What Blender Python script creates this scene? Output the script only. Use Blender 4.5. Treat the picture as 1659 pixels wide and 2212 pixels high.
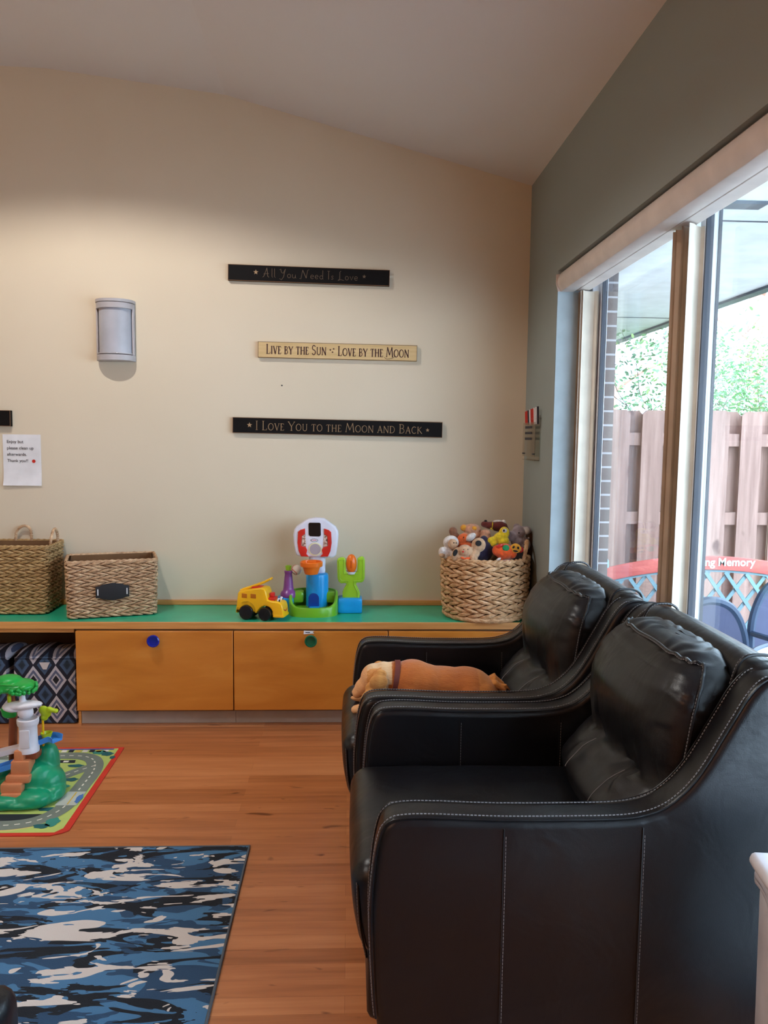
import bpy, bmesh, math, random
from mathutils import Vector, Matrix, noise
R = math.radians; PI = math.pi
random.seed(7)
SC = bpy.context.scene; COL = SC.collection
for o in list(bpy.data.objects): bpy.data.objects.remove(o)

# ------------------------------------------------------------------ camera
F, YAW, PITCH, ROLL = 1700.0, R(2.5875), R(5.3866), R(-.6957)
cy, sy, cp, sp, cr, sr = math.cos(YAW), math.sin(YAW), math.cos(PITCH), math.sin(PITCH), math.cos(ROLL), math.sin(ROLL)
fw = Vector((sy*cp, cy*cp, -sp)); rt = Vector((cy, -sy, 0)); dn = fw.cross(rt)
r2 = cr*rt + sr*dn; d2 = -sr*rt + cr*dn
cam = bpy.data.objects.new('camera', bpy.data.cameras.new('camera')); COL.objects.link(cam)
m3 = Matrix((r2, -d2, -fw)).transposed()
cam.matrix_world = Matrix.Translation((0, 0, 1.49)) @ m3.to_4x4()
cam.data.sensor_fit = 'VERTICAL'; cam.data.sensor_height = 36; cam.data.lens = F/2212*36
cam.data.clip_start = .05; cam.data.clip_end = 200
SC.camera = cam

# ------------------------------------------------------------------ light, world, exposure
SC.view_settings.view_transform = 'Standard'; SC.view_settings.look = 'None'
SC.view_settings.gamma = 1; SC.view_settings.exposure = 0.0; SC.view_settings.use_curve_mapping = False
w = bpy.data.worlds.new('World'); SC.world = w; w.use_nodes = True
bg = w.node_tree.nodes['Background']; bg.inputs[0].default_value = (.76, .88, 1.0, 1); bg.inputs[1].default_value = 11.0

def lamp(name, kind, loc, energy, color, **k):
    l = bpy.data.lights.new(name, kind); l.energy = energy; l.color = color
    for a, b in k.items(): setattr(l, a, b)
    o = bpy.data.objects.new(name, l); COL.objects.link(o); o.location = loc
    return o
WARM = (1, .80, .60)
for x, y, e, a_, bl in ((-1.40, 2.85, 104, 142, .28), (-2.5, .7, 95, 130, .5), (-.5, .1, 62, 130, .5)):
    o = lamp('recessed_downlight', 'SPOT', (x, y, 3.33), e, (1, .96, .91), spot_size=R(a_), spot_blend=bl, shadow_soft_size=.028)
lamp('warm_fill_light', 'POINT', (-2.2, -.9, 2.5), 38, (1, .44, .17), shadow_soft_size=.18)  # added unseen fill lamp that warms the upper wall

# ------------------------------------------------------------------ materials
def s2l(c): c /= 255; return c/12.92 if c < .04045 else ((c+.055)/1.055)**2.4
def rgb(r, g, b): return (s2l(r), s2l(g), s2l(b), 1)
class Mat:
    def __init__(s, name, col=(200, 200, 200), rough=.5, **k):
        s.m = bpy.data.materials.new(name); s.m.use_nodes = True; s.nt = s.m.node_tree
        s.b = s.nt.nodes['Principled BSDF']
        s.b.inputs['Base Color'].default_value = rgb(*col); s.b.inputs['Roughness'].default_value = rough
        for a, v in k.items(): s.b.inputs[a.replace('_', ' ')].default_value = v
    def n(s, t, **k):
        x = s.nt.nodes.new(t)
        for a, v in k.items():
            if a in x.inputs and not hasattr(x, a): x.inputs[a].default_value = v
            else:
                try: setattr(x, a, v)
                except Exception: x.inputs[a].default_value = v
        return x
    def l(s, a, b): s.nt.links.new(a, b)
    def co(s, scale=(1, 1, 1), kind='Object'):
        t = s.n('ShaderNodeTexCoord'); mp = s.n('ShaderNodeMapping'); mp.inputs['Scale'].default_value = scale
        s.l(t.outputs[kind], mp.inputs[0]); return mp.outputs[0]
    def noise(s, scale, vec=None, detail=4, rough=.5, dist=0):
        x = s.n('ShaderNodeTexNoise'); x.inputs['Scale'].default_value = scale; x.inputs['Detail'].default_value = detail
        x.inputs['Roughness'].default_value = rough; x.inputs['Distortion'].default_value = dist
        s.l(vec if vec is not None else s.co(), x.inputs['Vector']); return x.outputs['Fac']
    def ramp(s, fac, stops, interp='LINEAR'):
        x = s.n('ShaderNodeValToRGB'); x.color_ramp.interpolation = interp; e = x.color_ramp.elements
        while len(e) < len(stops): e.new(.5)
        for i, (p, c) in enumerate(stops): e[i].position = p; e[i].color = c if len(c) == 4 else rgb(*c)
        s.l(fac, x.inputs[0]); return x.outputs[0]
    def mix(s, fac, a, b, mode='MIX'):
        x = s.n('ShaderNodeMix'); x.data_type = 'RGBA'; x.blend_type = mode
        for v, i in ((fac, 0), (a, 6), (b, 7)):
            if hasattr(v, 'is_linked'): s.l(v, x.inputs[i])
            else: x.inputs[i].default_value = v
        return x.outputs[2]
    def base(s, o): s.l(o, s.b.inputs['Base Color']); return s
    def bump(s, h, strength=.3, dist=.01):
        x = s.n('ShaderNodeBump'); x.inputs['Strength'].default_value = strength; x.inputs['Distance'].default_value = dist
        s.l(h, x.inputs['Height']); s.l(x.outputs[0], s.b.inputs['Normal']); return s
def plain(name, col, rough=.5, nb=0, **k):
    """a plain surface: slight tonal variation and optional fine bump"""
    m = Mat(name, col, rough, **k)
    f = m.noise(9, detail=3)
    c = [min(255, v*1.03) for v in col]; d = [v*.95 for v in col]
    m.base(m.ramp(f, [(.3, d), (.7, c)]))
    if nb: m.bump(m.noise(nb, detail=3), .15, .002)
    return m.m

wallcream = Mat('cream_wall_paint', (216, 202, 178), .75)
wallcream.base(wallcream.ramp(wallcream.noise(1.2, detail=2), [(.3, (213, 199, 175)), (.7, (218, 204, 181))])).bump(wallcream.noise(140, detail=3), .12, .002)
wallgrey = Mat('grey_green_wall_paint', (143, 151, 147), .7); wallgrey.bump(wallgrey.noise(140, detail=3), .12, .002)
ceilm = Mat('white_ceiling_paint', (226, 217, 212), .85); ceilm.bump(ceilm.noise(120, detail=3), .12, .002)
wallcream, wallgrey, ceilm = wallcream.m, wallgrey.m, ceilm.m

fm = Mat('laminate_floor', rough=.32)
v = fm.co()
br = fm.n('ShaderNodeTexBrick'); br.offset = .37; br.offset_frequency = 2; br.squash = 1
for a, q in dict(Scale=1, **{'Mortar Size': .0008, 'Brick Width': 1.15, 'Row Height': .066, 'Bias': 0.0, 'Mortar Smooth': .1}).items(): br.inputs[a].default_value = q
br.inputs['Color1'].default_value = (.18, .18, .18, 1); br.inputs['Color2'].default_value = (.82, .82, .82, 1); br.inputs['Mortar'].default_value = (0.2, .2, .2, 1)
fm.l(v, br.inputs['Vector'])
grain = fm.noise(1, fm.co((2.2, 34, 1)), 6, .6, .4)
tone = fm.mix(.42, grain, br.outputs['Color'])
c1 = fm.ramp(tone, [(.28, (152, 90, 50)), (.5, (186, 116, 70)), (.75, (208, 140, 92))])
knot = fm.noise(1, fm.co((7, 26, 1)), 2, .5, .6)
kf = fm.ramp(knot, [(.68, (0, 0, 0)), (.77, (255, 255, 255))])
fm.base(fm.mix(kf, c1, rgb(112, 58, 26))).bump(grain, .06, .002)
floorm = fm.m

def leather_mat(name, col, wr=.2):
    m = Mat(name, col, .42, Specular_IOR_Level=.42)
    n1 = m.noise(7, detail=3, dist=.6); n2 = m.noise(330, detail=2)
    a = m.n('ShaderNodeMath', operation='MULTIPLY'); m.l(n2, a.inputs[0]); a.inputs[1].default_value = .05
    b = m.n('ShaderNodeMath', operation='ADD'); m.l(n1, b.inputs[0]); m.l(a.outputs[0], b.inputs[1])
    m.bump(b.outputs[0], wr, .02)
    m.l(m.ramp(m.noise(5), [(.3, (.30, .30, .30, 1)), (.7, (.42, .42, .42, 1))]), m.b.inputs['Roughness'])
    return m.m
leather = leather_mat('black_leather', (13, 15, 20), .24)
thread = plain('grey_stitching_thread', (132, 132, 136), .7)

wood = Mat('birch_veneer', rough=.32)
wn = wood.noise(1, wood.co((2.2, 2.2, 9)), 5, .55, .5)
wood.base(wood.ramp(wn, [(.3, (186, 112, 38)), (.55, (200, 126, 48)), (.75, (212, 142, 62))]))
wood = wood.m
edgew = Mat('birch_plywood_edge', rough=.4)
edgew.base(edgew.ramp(edgew.noise(1, edgew.co((3, 3, 60)), 4), [(.3, (190, 128, 66)), (.7, (214, 156, 92))])); edgew = edgew.m
green_lam = plain('green_laminate', (40, 176, 136), .3)
darkwood = plain('cabinet_interior_wood', (96, 66, 34), .6)
kick = plain('grey_vinyl_toe_kick', (176, 168, 160), .5)

def weave(name, a, b, c):
    m = Mat(name, rough=.6)
    n = m.noise(28, detail=4, rough=.7); m.base(m.ramp(n, [(.28, a), (.5, b), (.72, c)])); m.bump(m.noise(160, m.co((1, 1, .4))), .4, .003); return m.m
reed = weave('seagrass_weave', (132, 96, 66), (186, 150, 116), (222, 192, 156))
reed2 = weave('water_hyacinth_weave', (148, 108, 68), (206, 162, 118), (238, 202, 162))
def glass_mat(name, tint=(235, 243, 248), refl=.06):
    m = bpy.data.materials.new(name); m.use_nodes = True; nt = m.node_tree; nt.nodes.clear()
    o = nt.nodes.new('ShaderNodeOutputMaterial'); t = nt.nodes.new('ShaderNodeBsdfTransparent'); g = nt.nodes.new('ShaderNodeBsdfGlossy')
    lw = nt.nodes.new('ShaderNodeLayerWeight'); lw.inputs[0].default_value = .5; x = nt.nodes.new('ShaderNodeMixShader')
    pw = nt.nodes.new('ShaderNodeMath'); pw.operation = 'POWER'; pw.inputs[1].default_value = 5; nt.links.new(lw.outputs['Facing'], pw.inputs[0])
    f = nt.nodes.new('ShaderNodeMath'); f.operation = 'MULTIPLY_ADD'; f.inputs[1].default_value = .9; f.inputs[2].default_value = .035; nt.links.new(pw.outputs[0], f.inputs[0])
    t.inputs[0].default_value = rgb(*tint); g.inputs['Roughness'].default_value = .02
    nt.links.new(f.outputs[0], x.inputs[0]); nt.links.new(t.outputs[0], x.inputs[1]); nt.links.new(g.outputs[0], x.inputs[2]); nt.links.new(x.outputs[0], o.inputs[0])
    return m
glass = glass_mat('window_glass'); acrylic = glass_mat('clear_acrylic', (246, 246, 244), .1)
vinyl = plain('cream_blind_vinyl', (208, 194, 176), .5); frame_w = plain('white_window_frame', (226, 226, 230), .4); frame_d = plain('dark_window_gasket', (60, 62, 72), .5)
valm = plain('valance_white', (222, 212, 206), .4)
brickm = Mat('brown_brick', rough=.85)
bk = brickm.n('ShaderNodeTexBrick'); bk.offset = .5
for a, q in dict(Scale=1, **{'Mortar Size': .005, 'Brick Width': .21, 'Row Height': .068}).items(): bk.inputs[a].default_value = q
bk.inputs['Color1'].default_value = rgb(112, 96, 92); bk.inputs['Color2'].default_value = rgb(96, 84, 82); bk.inputs['Mortar'].default_value = rgb(172, 166, 166)
tcn = brickm.n('ShaderNodeTexCoord'); sx = brickm.n('ShaderNodeSeparateXYZ'); cb = brickm.n('ShaderNodeCombineXYZ'); ad = brickm.n('ShaderNodeMath', operation='ADD')
brickm.l(tcn.outputs['Object'], sx.inputs[0]); brickm.l(sx.outputs[0], ad.inputs[0]); brickm.l(sx.outputs[1], ad.inputs[1]); brickm.l(ad.outputs[0], cb.inputs[0]); brickm.l(sx.outputs[2], cb.inputs[1]); brickm.l(cb.outputs[0], bk.inputs['Vector'])
brickm.base(bk.outputs['Color']); brickm = brickm.m
cedar = Mat('weathered_cedar', rough=.8)
cn = cedar.noise(1, cedar.co((26, 26, 1.6)), 5, .6, .3); cc = cedar.ramp(cn, [(.3, (136, 104, 94)), (.55, (164, 130, 118)), (.75, (184, 150, 138))])
ck = cedar.ramp(cedar.noise(1, cedar.co((10, 10, 4)), 2), [(.68, (0, 0, 0)), (.76, (255, 255, 255))])
cedar.base(cedar.mix(ck, cc, rgb(104, 72, 66))); cedar = cedar.m
soff = plain('white_soffit', (232, 236, 238), .6); gutter = plain('dark_gutter', (74, 82, 92), .5)

# ------------------------------------------------------------------ mesh builder
class MB:
    def __init__(s): s.v = []; s.f = []; s.m = []
    def add(s, vs, fs, m=0, M=None):
        b = len(s.v); s.v += [tuple(M @ Vector(p)) if M else tuple(p) for p in vs]
        s.f += [tuple(b+i for i in f) for f in fs]; s.m += [m]*len(fs); return s
    def box(s, x0, x1, y0, y1, z0, z1, m=0, M=None):
        return s.add([(x, y, z) for x in (x0, x1) for y in (y0, y1) for z in (z0, z1)],
                     [(0, 1, 3, 2), (4, 6, 7, 5), (0, 4, 5, 1), (2, 3, 7, 6), (0, 2, 6, 4), (1, 5, 7, 3)], m, M)
    def grid(s, P, cu=False, cv=False, m=0, M=None, caps=False):
        nu, nv = len(P), len(P[0]); vs = [p for r in P for p in r]; fs = []
        for i in range(nu if cu else nu-1):
            for j in range(nv if cv else nv-1):
                a = i*nv+j; b = ((i+1) % nu)*nv+j; c = ((i+1) % nu)*nv+(j+1) % nv; d = i*nv+(j+1) % nv
                fs.append((a, b, c, d))
        if caps: fs.append(tuple(range(nv))[::-1]); fs.append(tuple((nu-1)*nv+j for j in range(nv)))
        return s.add(vs, fs, m, M)
    def tube(s, pts, r, seg=8, m=0, closed=False, M=None):
        pts = [Vector(p) for p in pts]; n = len(pts); rows = []; up = None
        for i, p in enumerate(pts):
            a = pts[(i-1) % n] if (closed or i > 0) else p; b = pts[(i+1) % n] if (closed or i < n-1) else p
            t = (b-a).normalized() if (b-a).length > 1e-9 else Vector((0, 0, 1))
            if up is None: up = t.orthogonal().normalized()
            up = (up - t*up.dot(t)); up = up.normalized() if up.length > 1e-6 else t.orthogonal().normalized()
            bi = t.cross(up); rr = r[i] if isinstance(r, (list, tuple)) else r
            rows.append([p + (up*math.cos(2*PI*k/seg) + bi*math.sin(2*PI*k/seg))*rr for k in range(seg)])
        return s.grid(rows, cu=closed, cv=True, m=m, M=M, caps=not closed)
    def lathe(s, prof, seg=24, c=(0, 0, 0), m=0, M=None, a0=0, a1=2*PI):
        full = abs(a1-a0-2*PI) < 1e-6; n = seg if full else seg+1
        rows = [[(c[0]+r*math.cos(a0+(a1-a0)*k/seg), c[1]+r*math.sin(a0+(a1-a0)*k/seg), c[2]+z) for k in range(n)] for r, z in prof]
        return s.grid(rows, cv=full, m=m, M=M, caps=True)
    def prism(s, poly, h0, h1, ax='y', m=0, M=None, r=0, seg=4):
        """extrude a 2D outline along an axis, with rounded rims of radius r"""
        n = len(poly)
        def ins(d):
            if d == 0: return list(poly)
            ar = sum(poly[i][0]*poly[(i+1) % n][1]-poly[(i+1) % n][0]*poly[i][1] for i in range(n)); sg = 1 if ar > 0 else -1
            out = []
            for i in range(n):
                p0, p1, p2 = Vector(poly[i-1]), Vector(poly[i]), Vector(poly[(i+1) % n])
                e1 = (p1-p0).normalized(); e2 = (p2-p1).normalized()
                nn = Vector((-(e1+e2).y, (e1+e2).x)); nn = nn.normalized() if nn.length > 1e-6 else Vector((-e1.y, e1.x))
                k = max(.5, nn.dot(Vector((-e1.y, e1.x)))); out.append(tuple(p1+nn*sg*d/k))
            return out
        mp = {'x': lambda a, b, h: (h, a, b), 'y': lambda a, b, h: (a, h, b), 'z': lambda a, b, h: (a, b, h)}[ax]
        rows = []
        if r:
            for k in range(seg+1):
                t = PI/2*k/seg; P = ins(r*(1-math.sin(t)))
                rows.append([mp(a, b, h0+r*(1-math.cos(t))) for a, b in P])
            for k in range(seg, -1, -1):
                t = PI/2*k/seg; P = ins(r*(1-math.sin(t)))
                rows.append([mp(a, b, h1-r*(1-math.cos(t))) for a, b in P])
        else: rows = [[mp(a, b, h) for a, b in poly] for h in (h0, h1)]
        return s.grid(rows, cv=True, m=m, M=M, caps=True)
    def ell(s, c, r, rot=(0, 0, 0), m=0, seg=16, rings=10, p=1.0):
        M = Matrix.Translation(c) @ Matrix.Rotation(rot[2], 4, 'Z') @ Matrix.Rotation(rot[1], 4, 'Y') @ Matrix.Rotation(rot[0], 4, 'X')
        if isinstance(r, (int, float)): r = (r, r, r)
        sg = lambda q: math.copysign(abs(q)**p, q)
        rows = []
        for i in range(rings+1):
            a = PI*(i/rings-.5)*.999
            rows.append([(r[0]*sg(math.cos(a))*sg(math.cos(2*PI*k/seg)), r[1]*sg(math.cos(a))*sg(math.sin(2*PI*k/seg)), r[2]*sg(math.sin(a))) for k in range(seg)])
        return s.grid(rows, cv=True, m=m, M=M, caps=True)
    def rbox(s, x0, x1, y0, y1, z0, z1, r=.02, n=8, m=0, disp=None, M=None):
        c = Vector(((x0+x1)/2, (y0+y1)/2, (z0+z1)/2)); h = Vector(((x1-x0)/2, (y1-y0)/2, (z1-z0)/2)); r = min(r, *h)
        def tr(a, hh, k):  # cluster samples near the edges
            return a
        for ax in range(3):
            u, v = (ax+1) % 3, (ax+2) % 3
            for sgn in (-1, 1):
                rows = []
                for i in range(n+1):
                    row = []
                    for j in range(n+1):
                        q = Vector((0, 0, 0)); q[ax] = sgn*h[ax]
                        for w_, t in ((u, i/n*2-1), (v, j/n*2-1)):
                            # piecewise: third of samples inside the rounding
                            k = r/h[w_]; a = abs(t)
                            val = a*(1-k)/.7 if a < .7 else (1-k) + k*(math.tan((a-.7)/.3*PI/4))
                            q[w_] = math.copysign(val*h[w_], t) if t else 0
                        inn = Vector([max(-(h[w_]-r), min(h[w_]-r, q[w_])) for w_ in range(3)])
                        d = q-inn
                        if d.length > 1e-9: q = inn + d.normalized()*r
                        if disp: q = disp(q, h)
                        row.append(tuple(q+c))
                    rows.append(row)
                if sgn > 0: rows = rows[::-1]
                s.grid(rows, m=m, M=M)
        return s
    def build(s, name, mats, parent=None, smooth=True, angle=40, bevel=0, bseg=2, loc=None, weld=True):
        me = bpy.data.meshes.new(name); me.from_pydata(s.v, [], s.f)
        mats = mats if isinstance(mats, (list, tuple)) else [mats]
        for q in mats: me.materials.append(q)
        me.polygons.foreach_set('material_index', s.m)
        bm = bmesh.new(); bm.from_mesh(me)
        if weld: bmesh.ops.remove_doubles(bm, verts=bm.verts, dist=1e-5)
        bmesh.ops.recalc_face_normals(bm, faces=bm.faces); bm.to_mesh(me); bm.free()
        if smooth:
            me.polygons.foreach_set('use_smooth', [True]*len(me.polygons)); me.set_sharp_from_angle(angle=R(angle))
        o = bpy.data.objects.new(name, me); COL.objects.link(o)
        if parent: o.parent = parent
        if loc: o.location = loc
        if bevel:
            b = o.modifiers.new('bevel', 'BEVEL'); b.width = bevel; b.segments = bseg; b.limit_method = 'ANGLE'; b.angle_limit = R(35)
        return o
def tag(o, label=None, cat=None, group=None, kind=None):
    for k, q in (('label', label), ('category', cat), ('group', group), ('kind', kind)):
        if q: o[k] = q
    return o
def thing(name, label, cat, loc=(0, 0, 0), rz=0, group=None):
    o = bpy.data.objects.new(name, None); COL.objects.link(o); o.location = loc; o.rotation_euler = (0, 0, rz); o.empty_display_size = .05
    return tag(o, label, cat, group)
def struct(o): o['kind'] = 'structure'; return o
def copy_tree(o, parent=None):
    c = o.copy(); COL.objects.link(c); c.parent = parent
    for ch in [q for q in bpy.data.objects if q.parent == o]: copy_tree(ch, c)
    return c
def remesh(mb, name, mat, parent=None, voxel=.005, it=4, sub=0, fac=.5, post=None):
    """fuse overlapping shapes into one continuous skin"""
    o = mb.build('tmp', mat, weld=False, smooth=False)
    r = o.modifiers.new('r', 'REMESH'); r.mode = 'VOXEL'; r.voxel_size = voxel
    q = o.modifiers.new('s', 'SMOOTH'); q.iterations = it; q.factor = fac
    dg = bpy.context.evaluated_depsgraph_get(); dg.update()
    me = bpy.data.meshes.new_from_object(o.evaluated_get(dg)); bpy.data.objects.remove(o)
    me.name = name
    if post: post(me)
    me.polygons.foreach_set('use_smooth', [True]*len(me.polygons))
    me.materials.clear(); 
    for mm in (mat if isinstance(mat, (list, tuple)) else [mat]): me.materials.append(mm)
    p = bpy.data.objects.new(name, me); COL.objects.link(p); p.parent = parent
    return p
def resample(pts, step, closed=False):
    pts = [Vector(p) for p in pts]
    if closed: pts = pts + [pts[0]]
    out = [pts[0].copy()]; acc = 0
    for a, b in zip(pts, pts[1:]):
        L = (b-a).length
        while acc + L >= step:
            t = (step-acc)/L; a = a.lerp(b, t); out.append(a.copy()); L = (b-a).length; acc = 0
            if L < 1e-9: break
        acc += L
    return out
def crom(pts, k=6, closed=False):
    """smooth curve through points"""
    P = [Vector(p) for p in pts]; n = len(P); out = []
    for i in range(n if closed else n-1):
        g = (lambda q: P[q % n]) if closed else (lambda q: P[max(0, min(n-1, q))])
        a, b, c, d = g(i-1), g(i), g(i+1), g(i+2)
        for j in range(k):
            t = j/k; out.append(.5*((2*b)+(c-a)*t+(2*a-5*b+4*c-d)*t*t+(3*b-a-3*c+d)*t**3))
    if not closed: out.append(P[-1].copy())
    return out
def stitches(mb, path, L=.0075, gap=.0045, r=.0011, m=0):
    p = resample(path, .003); i = 0; a = max(2, int(L/.003)); g = max(1, int(round(gap/.003)))
    while i+a < len(p): mb.tube(p[i:i+a+1:a], r, 4, m); i += a+g
    return mb

# ------------------------------------------------------------------ room shell
XW, YW = .985, 4.4            # grey wall plane, cream wall plane
XL, YB = -4.2, -2.6
def wallbox(name, x0, x1, y0, y1, z0, z1, mat): return struct(MB().box(x0, x1, y0, y1, z0, z1).build(name, mat, smooth=False))
wallbox('floor', XL-.2, XW+.22, YB-.2, YW+.2, -.12, 0, floorm)
wallbox('wall_back', XL-.2, XW+.36, YW, YW+.2, -.1, 3.7, wallcream)
wallbox('wall_left', XL-.2, XL, YB, YW, -.1, 3.8, wallcream)
wallbox('wall_front', XL-.2, XW+.36, YB-.2, YB, -.1, 3.8, wallcream)
OY0, OY1, OZ = .25, 3.79, 2.29          # opening for the sliding glass doors
XO = XW + .22
rb = MB().box(XW, XO, OY1, YW, -.1, 3.0).box(XW, XO, OY0, OY1, OZ, 3.0).box(XW, XO, YB, OY0, -.1, 3.0)
struct(rb.build('wall_right', wallgrey, smooth=False))
struct(MB().box(XW+.001, XO-.04, OY1-.004, OY1, 0, OZ).build('trim_6', plain('daylight_tinted_jamb', (166, 180, 186), .6), smooth=False))  # jamb skin lighter and bluer than the wall: daylight painted into its colour
# sloping ceiling, level in y
cz = [(XW+.05, 2.855), (-.80, 3.325), (-.98, 3.368), (-1.16, 3.388), (XL-.1, 3.45)]
cpoly = cz + [(XL-.1, 3.7), (XW+.05, 3.1)]
struct(MB().prism(cpoly, YB-.1, YW+.1, 'y').build('ceiling', ceilm, angle=30))
# brick outer leaf with its reveal, seen through the glass
ob = MB().box(XO, XO+.08, OY1+.02, YW+4, -.3, 2.42).box(XO, XO+.08, OY0, OY1+.02, OZ+.02, 2.42).box(XO, XO+.08, YB, OY0-.02, -.3, 2.42)
struct(ob.build('wall_exterior', brickm, smooth=False))

# sliding glass doors: frame, two panes (the further one and the nearer one) with stiles
GX = XW + .205
dr = thing('window_1', 'x', 'x'); del dr['label']; del dr['category']; struct(dr)
f = MB()
f.box(GX-.045, GX+.03, OY0, OY1, OZ-.014, OZ)            # head
f.box(GX-.045, GX+.03, OY0, OY1, 0, .03)
f.box(GX-.045, GX+.03, OY1-.035, OY1, 0, OZ); f.box(GX-.045, GX+.03, OY0, OY0+.05, 0, OZ)
f.build('window_frame', frame_w, dr, bevel=.004)
for nm, y0, y1, xo in (('glass_panel', 2.585, OY1-.035, .0), ('glass_panel', OY0+.05, 2.625, -.024)):
    g = MB(); x = GX+xo
    pn = MB().box(x-.004, x+.004, y0+.03, y1-.03, .08, OZ-.03).build(nm, glass, dr, smooth=False)
    for a, b, c, d in ((y0, y0+.035, .03, OZ-.014), (y1-.035, y1, .03, OZ-.014), (y0, y1, OZ-.032, OZ-.014), (y0, y1, .03, .09)):
        g.box(x-.012, x+.014, a, b, c, d)
    g.build('stile', frame_w, pn, bevel=.002)
    MB().box(x+.006, x+.016, y0-.003, y0+.007, .03, OZ-.014).build('weather_strip', frame_d, pn)
    k = MB()
    for a, b, c, d in ((y0+.035, y0+.043, .09, OZ-.032), (y1-.043, y1-.035, .09, OZ-.032), (y0+.035, y1-.035, OZ-.040, OZ-.032)):
        k.box(x-.011, x+.013, a, b, c, d)
    k.build('gasket', frame_d, pn)

# vertical blinds: headrail with rounded valance, two stacks of vanes
bl = thing('vertical_blind', 'cream vertical blind with a rounded valance, vanes stacked open before the glass doors', 'blind', (0, 0, 0))
vp = [(1.06, OZ-.006)] + [(1.01, OZ-.006)] + [(.998-.018*math.sin(t), OZ-.012-.085*(t/PI)) for t in [PI*k/10 for k in range(11)]] + [(1.0, OZ-.099), (1.06, OZ-.099), (1.06, OZ-.092), (1.002, OZ-.090), (.992, OZ-.08), (.988, OZ-.05), (.992, OZ-.02), (1.01, OZ-.014), (1.06, OZ-.014)]
va = MB().prism(vp, OY0+.02, OY1-.012, 'y').build('valance', valm, bl, angle=50)
MB().prism([(.975, OZ-.02), (1.06, OZ-.01), (1.06, OZ-.099), (.985, OZ-.099), (.974, OZ-.06)], OY1-.012, OY1-.008, 'y').build('end_cap', valm, va)
MB().box(1.075, 1.125, OY0+.02, OY1-.02, OZ-.085, OZ-.001).box(1.07, 1.13, OY0+.02, OY1-.02, OZ-.095, OZ-.085).build('headrail', valm, bl, bevel=.003)
def vane(mb, yc, ang, ph):
    rows = []
    for k in range(11):
        t = k/10-.5; c = .006*math.sin(2*PI*(t+ph))*1.0+.008*math.cos(PI*t)
        lx, ly = t*.089, c
        X = 1.125+lx*math.cos(ang)-ly*math.sin(ang); Y = yc+lx*math.sin(ang)+ly*math.cos(ang)
        rows.append([(X, Y, .03), (X, Y, OZ-.10)])
    mb.grid(rows)
    mb.grid([[(a, b-.0008, c) for a, b, c in r] for r in rows])
for ys in ([3.774, 3.766, 3.757, 3.748, 3.738], [2.664, 2.648, 2.632, 2.616, 2.598, 2.580]):
    for i, yy in enumerate(ys):
        mb = MB(); vane(mb, yy, R(random.choice((-24, -10, 4, 18, 30))), random.choice((.25, .0, .1)))
        mb.build('vane', vinyl, bl)

# ------------------------------------------------------------------ storage bench along the back wall
CZ = .545; CF = 3.965                    # counter height and front edge
wt_ = thing('worktop', 'long green laminate worktop with a birch front edge, along the cream wall', 'worktop', (0, 0, CZ-.034))
MB().box(-3.2, XW-.003, CF+.004, YW-.002, 0, .034).build('green_surface', green_lam, wt_, bevel=.001)
MB().box(-3.2, XW-.003, CF-.006, CF+.004, 0, .036).build('front_edge', edgew, wt_, bevel=.002)
struct(MB().box(-3.2, XW-.003, YW-.022, YW-.001, CZ, CZ+.028).build('trim_1', edgew, bevel=.003))
cub = thing('open_cabinet', 'open cabinet bay at the left holding the patterned fabric bins', 'cabinet', (-2.2, CF, 0))
MB().box(-1.0, .815, .405, .415, 0, CZ-.036).build('back_panel', darkwood, cub, smooth=False)
MB().box(-1.0, .815, .012, .03, CZ-.056, CZ-.036).build('top_rail', edgew, cub, smooth=False)
MB().box(-1.0, .815, .03, .405, CZ-.046, CZ-.036).build('top_panel', darkwood, cub, smooth=False)
MB().box(.815, .828, .05, .40, 0, CZ-.036).build('side_panel', edgew, cub, smooth=False)
navy_kn = plain('blue_glossy_plastic', (22, 34, 150), .15); green_kn = plain('green_glossy_plastic', (14, 92, 62), .15)
def knob(parent, x, z, mat, y=CF-.02):
    M = Matrix.Translation((x, y, z)) @ Matrix.Rotation(PI/2, 4, 'X')
    MB().lathe([(0.0001, .0), (.014, .0), (.012, .012), (.02, .018), (.0315, .026), (.0315, .032), (.028, .036), (.023, .035), (.021, .029), (.0001, .028)], 28, M=M).build('knob', mat, parent)
paperw = plain('white_paper', (226, 226, 230), .7); ink = plain('dark_print_ink', (50, 50, 60), .7)
for i, (x0, x1, lb) in enumerate(((-1.370, -.580, 'birch drawer cabinet with a blue round knob'), (-.579, .207, 'birch drawer cabinet with a green round knob and a torn paper tag'), (.208, XW-.004, 'birch drawer cabinet mostly hidden behind the further armchair'))):
    cb = thing('drawer_cabinet', lb, 'cabinet', ((x0+x1)/2, CF, 0), group='drawer cabinets under the green worktop')
    hx = (x1-x0)/2
    MB().box(-hx, hx, .002, .40, .082, CZ-.036).build('carcass', darkwood, cb, smooth=False)
    MB().box(-hx, hx, .05, .07, 0, .082).build('toe_kick', kick, cb, bevel=.002)
    d = MB().box(-hx+.002, hx-.002, -.02, 0, .092, CZ-.042).build('drawer_front', wood, cb, bevel=.0025)
    if i == 0: knob(d, 0, .49-.03, navy_kn, -.02)
    if i == 1:
        knob(d, 0, .49-.03, green_kn, -.02)
        t = MB().prism([(-.038, .490), (.015, .494), (.007, .501), (.017, .506), (-.037, .508)], -.0235, -.0203, 'y').build('paper_tag', paperw, d)
        MB().box(-.029, -.005, -.0242, -.0233, .497, .501).build('handwriting', ink, t)
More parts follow.
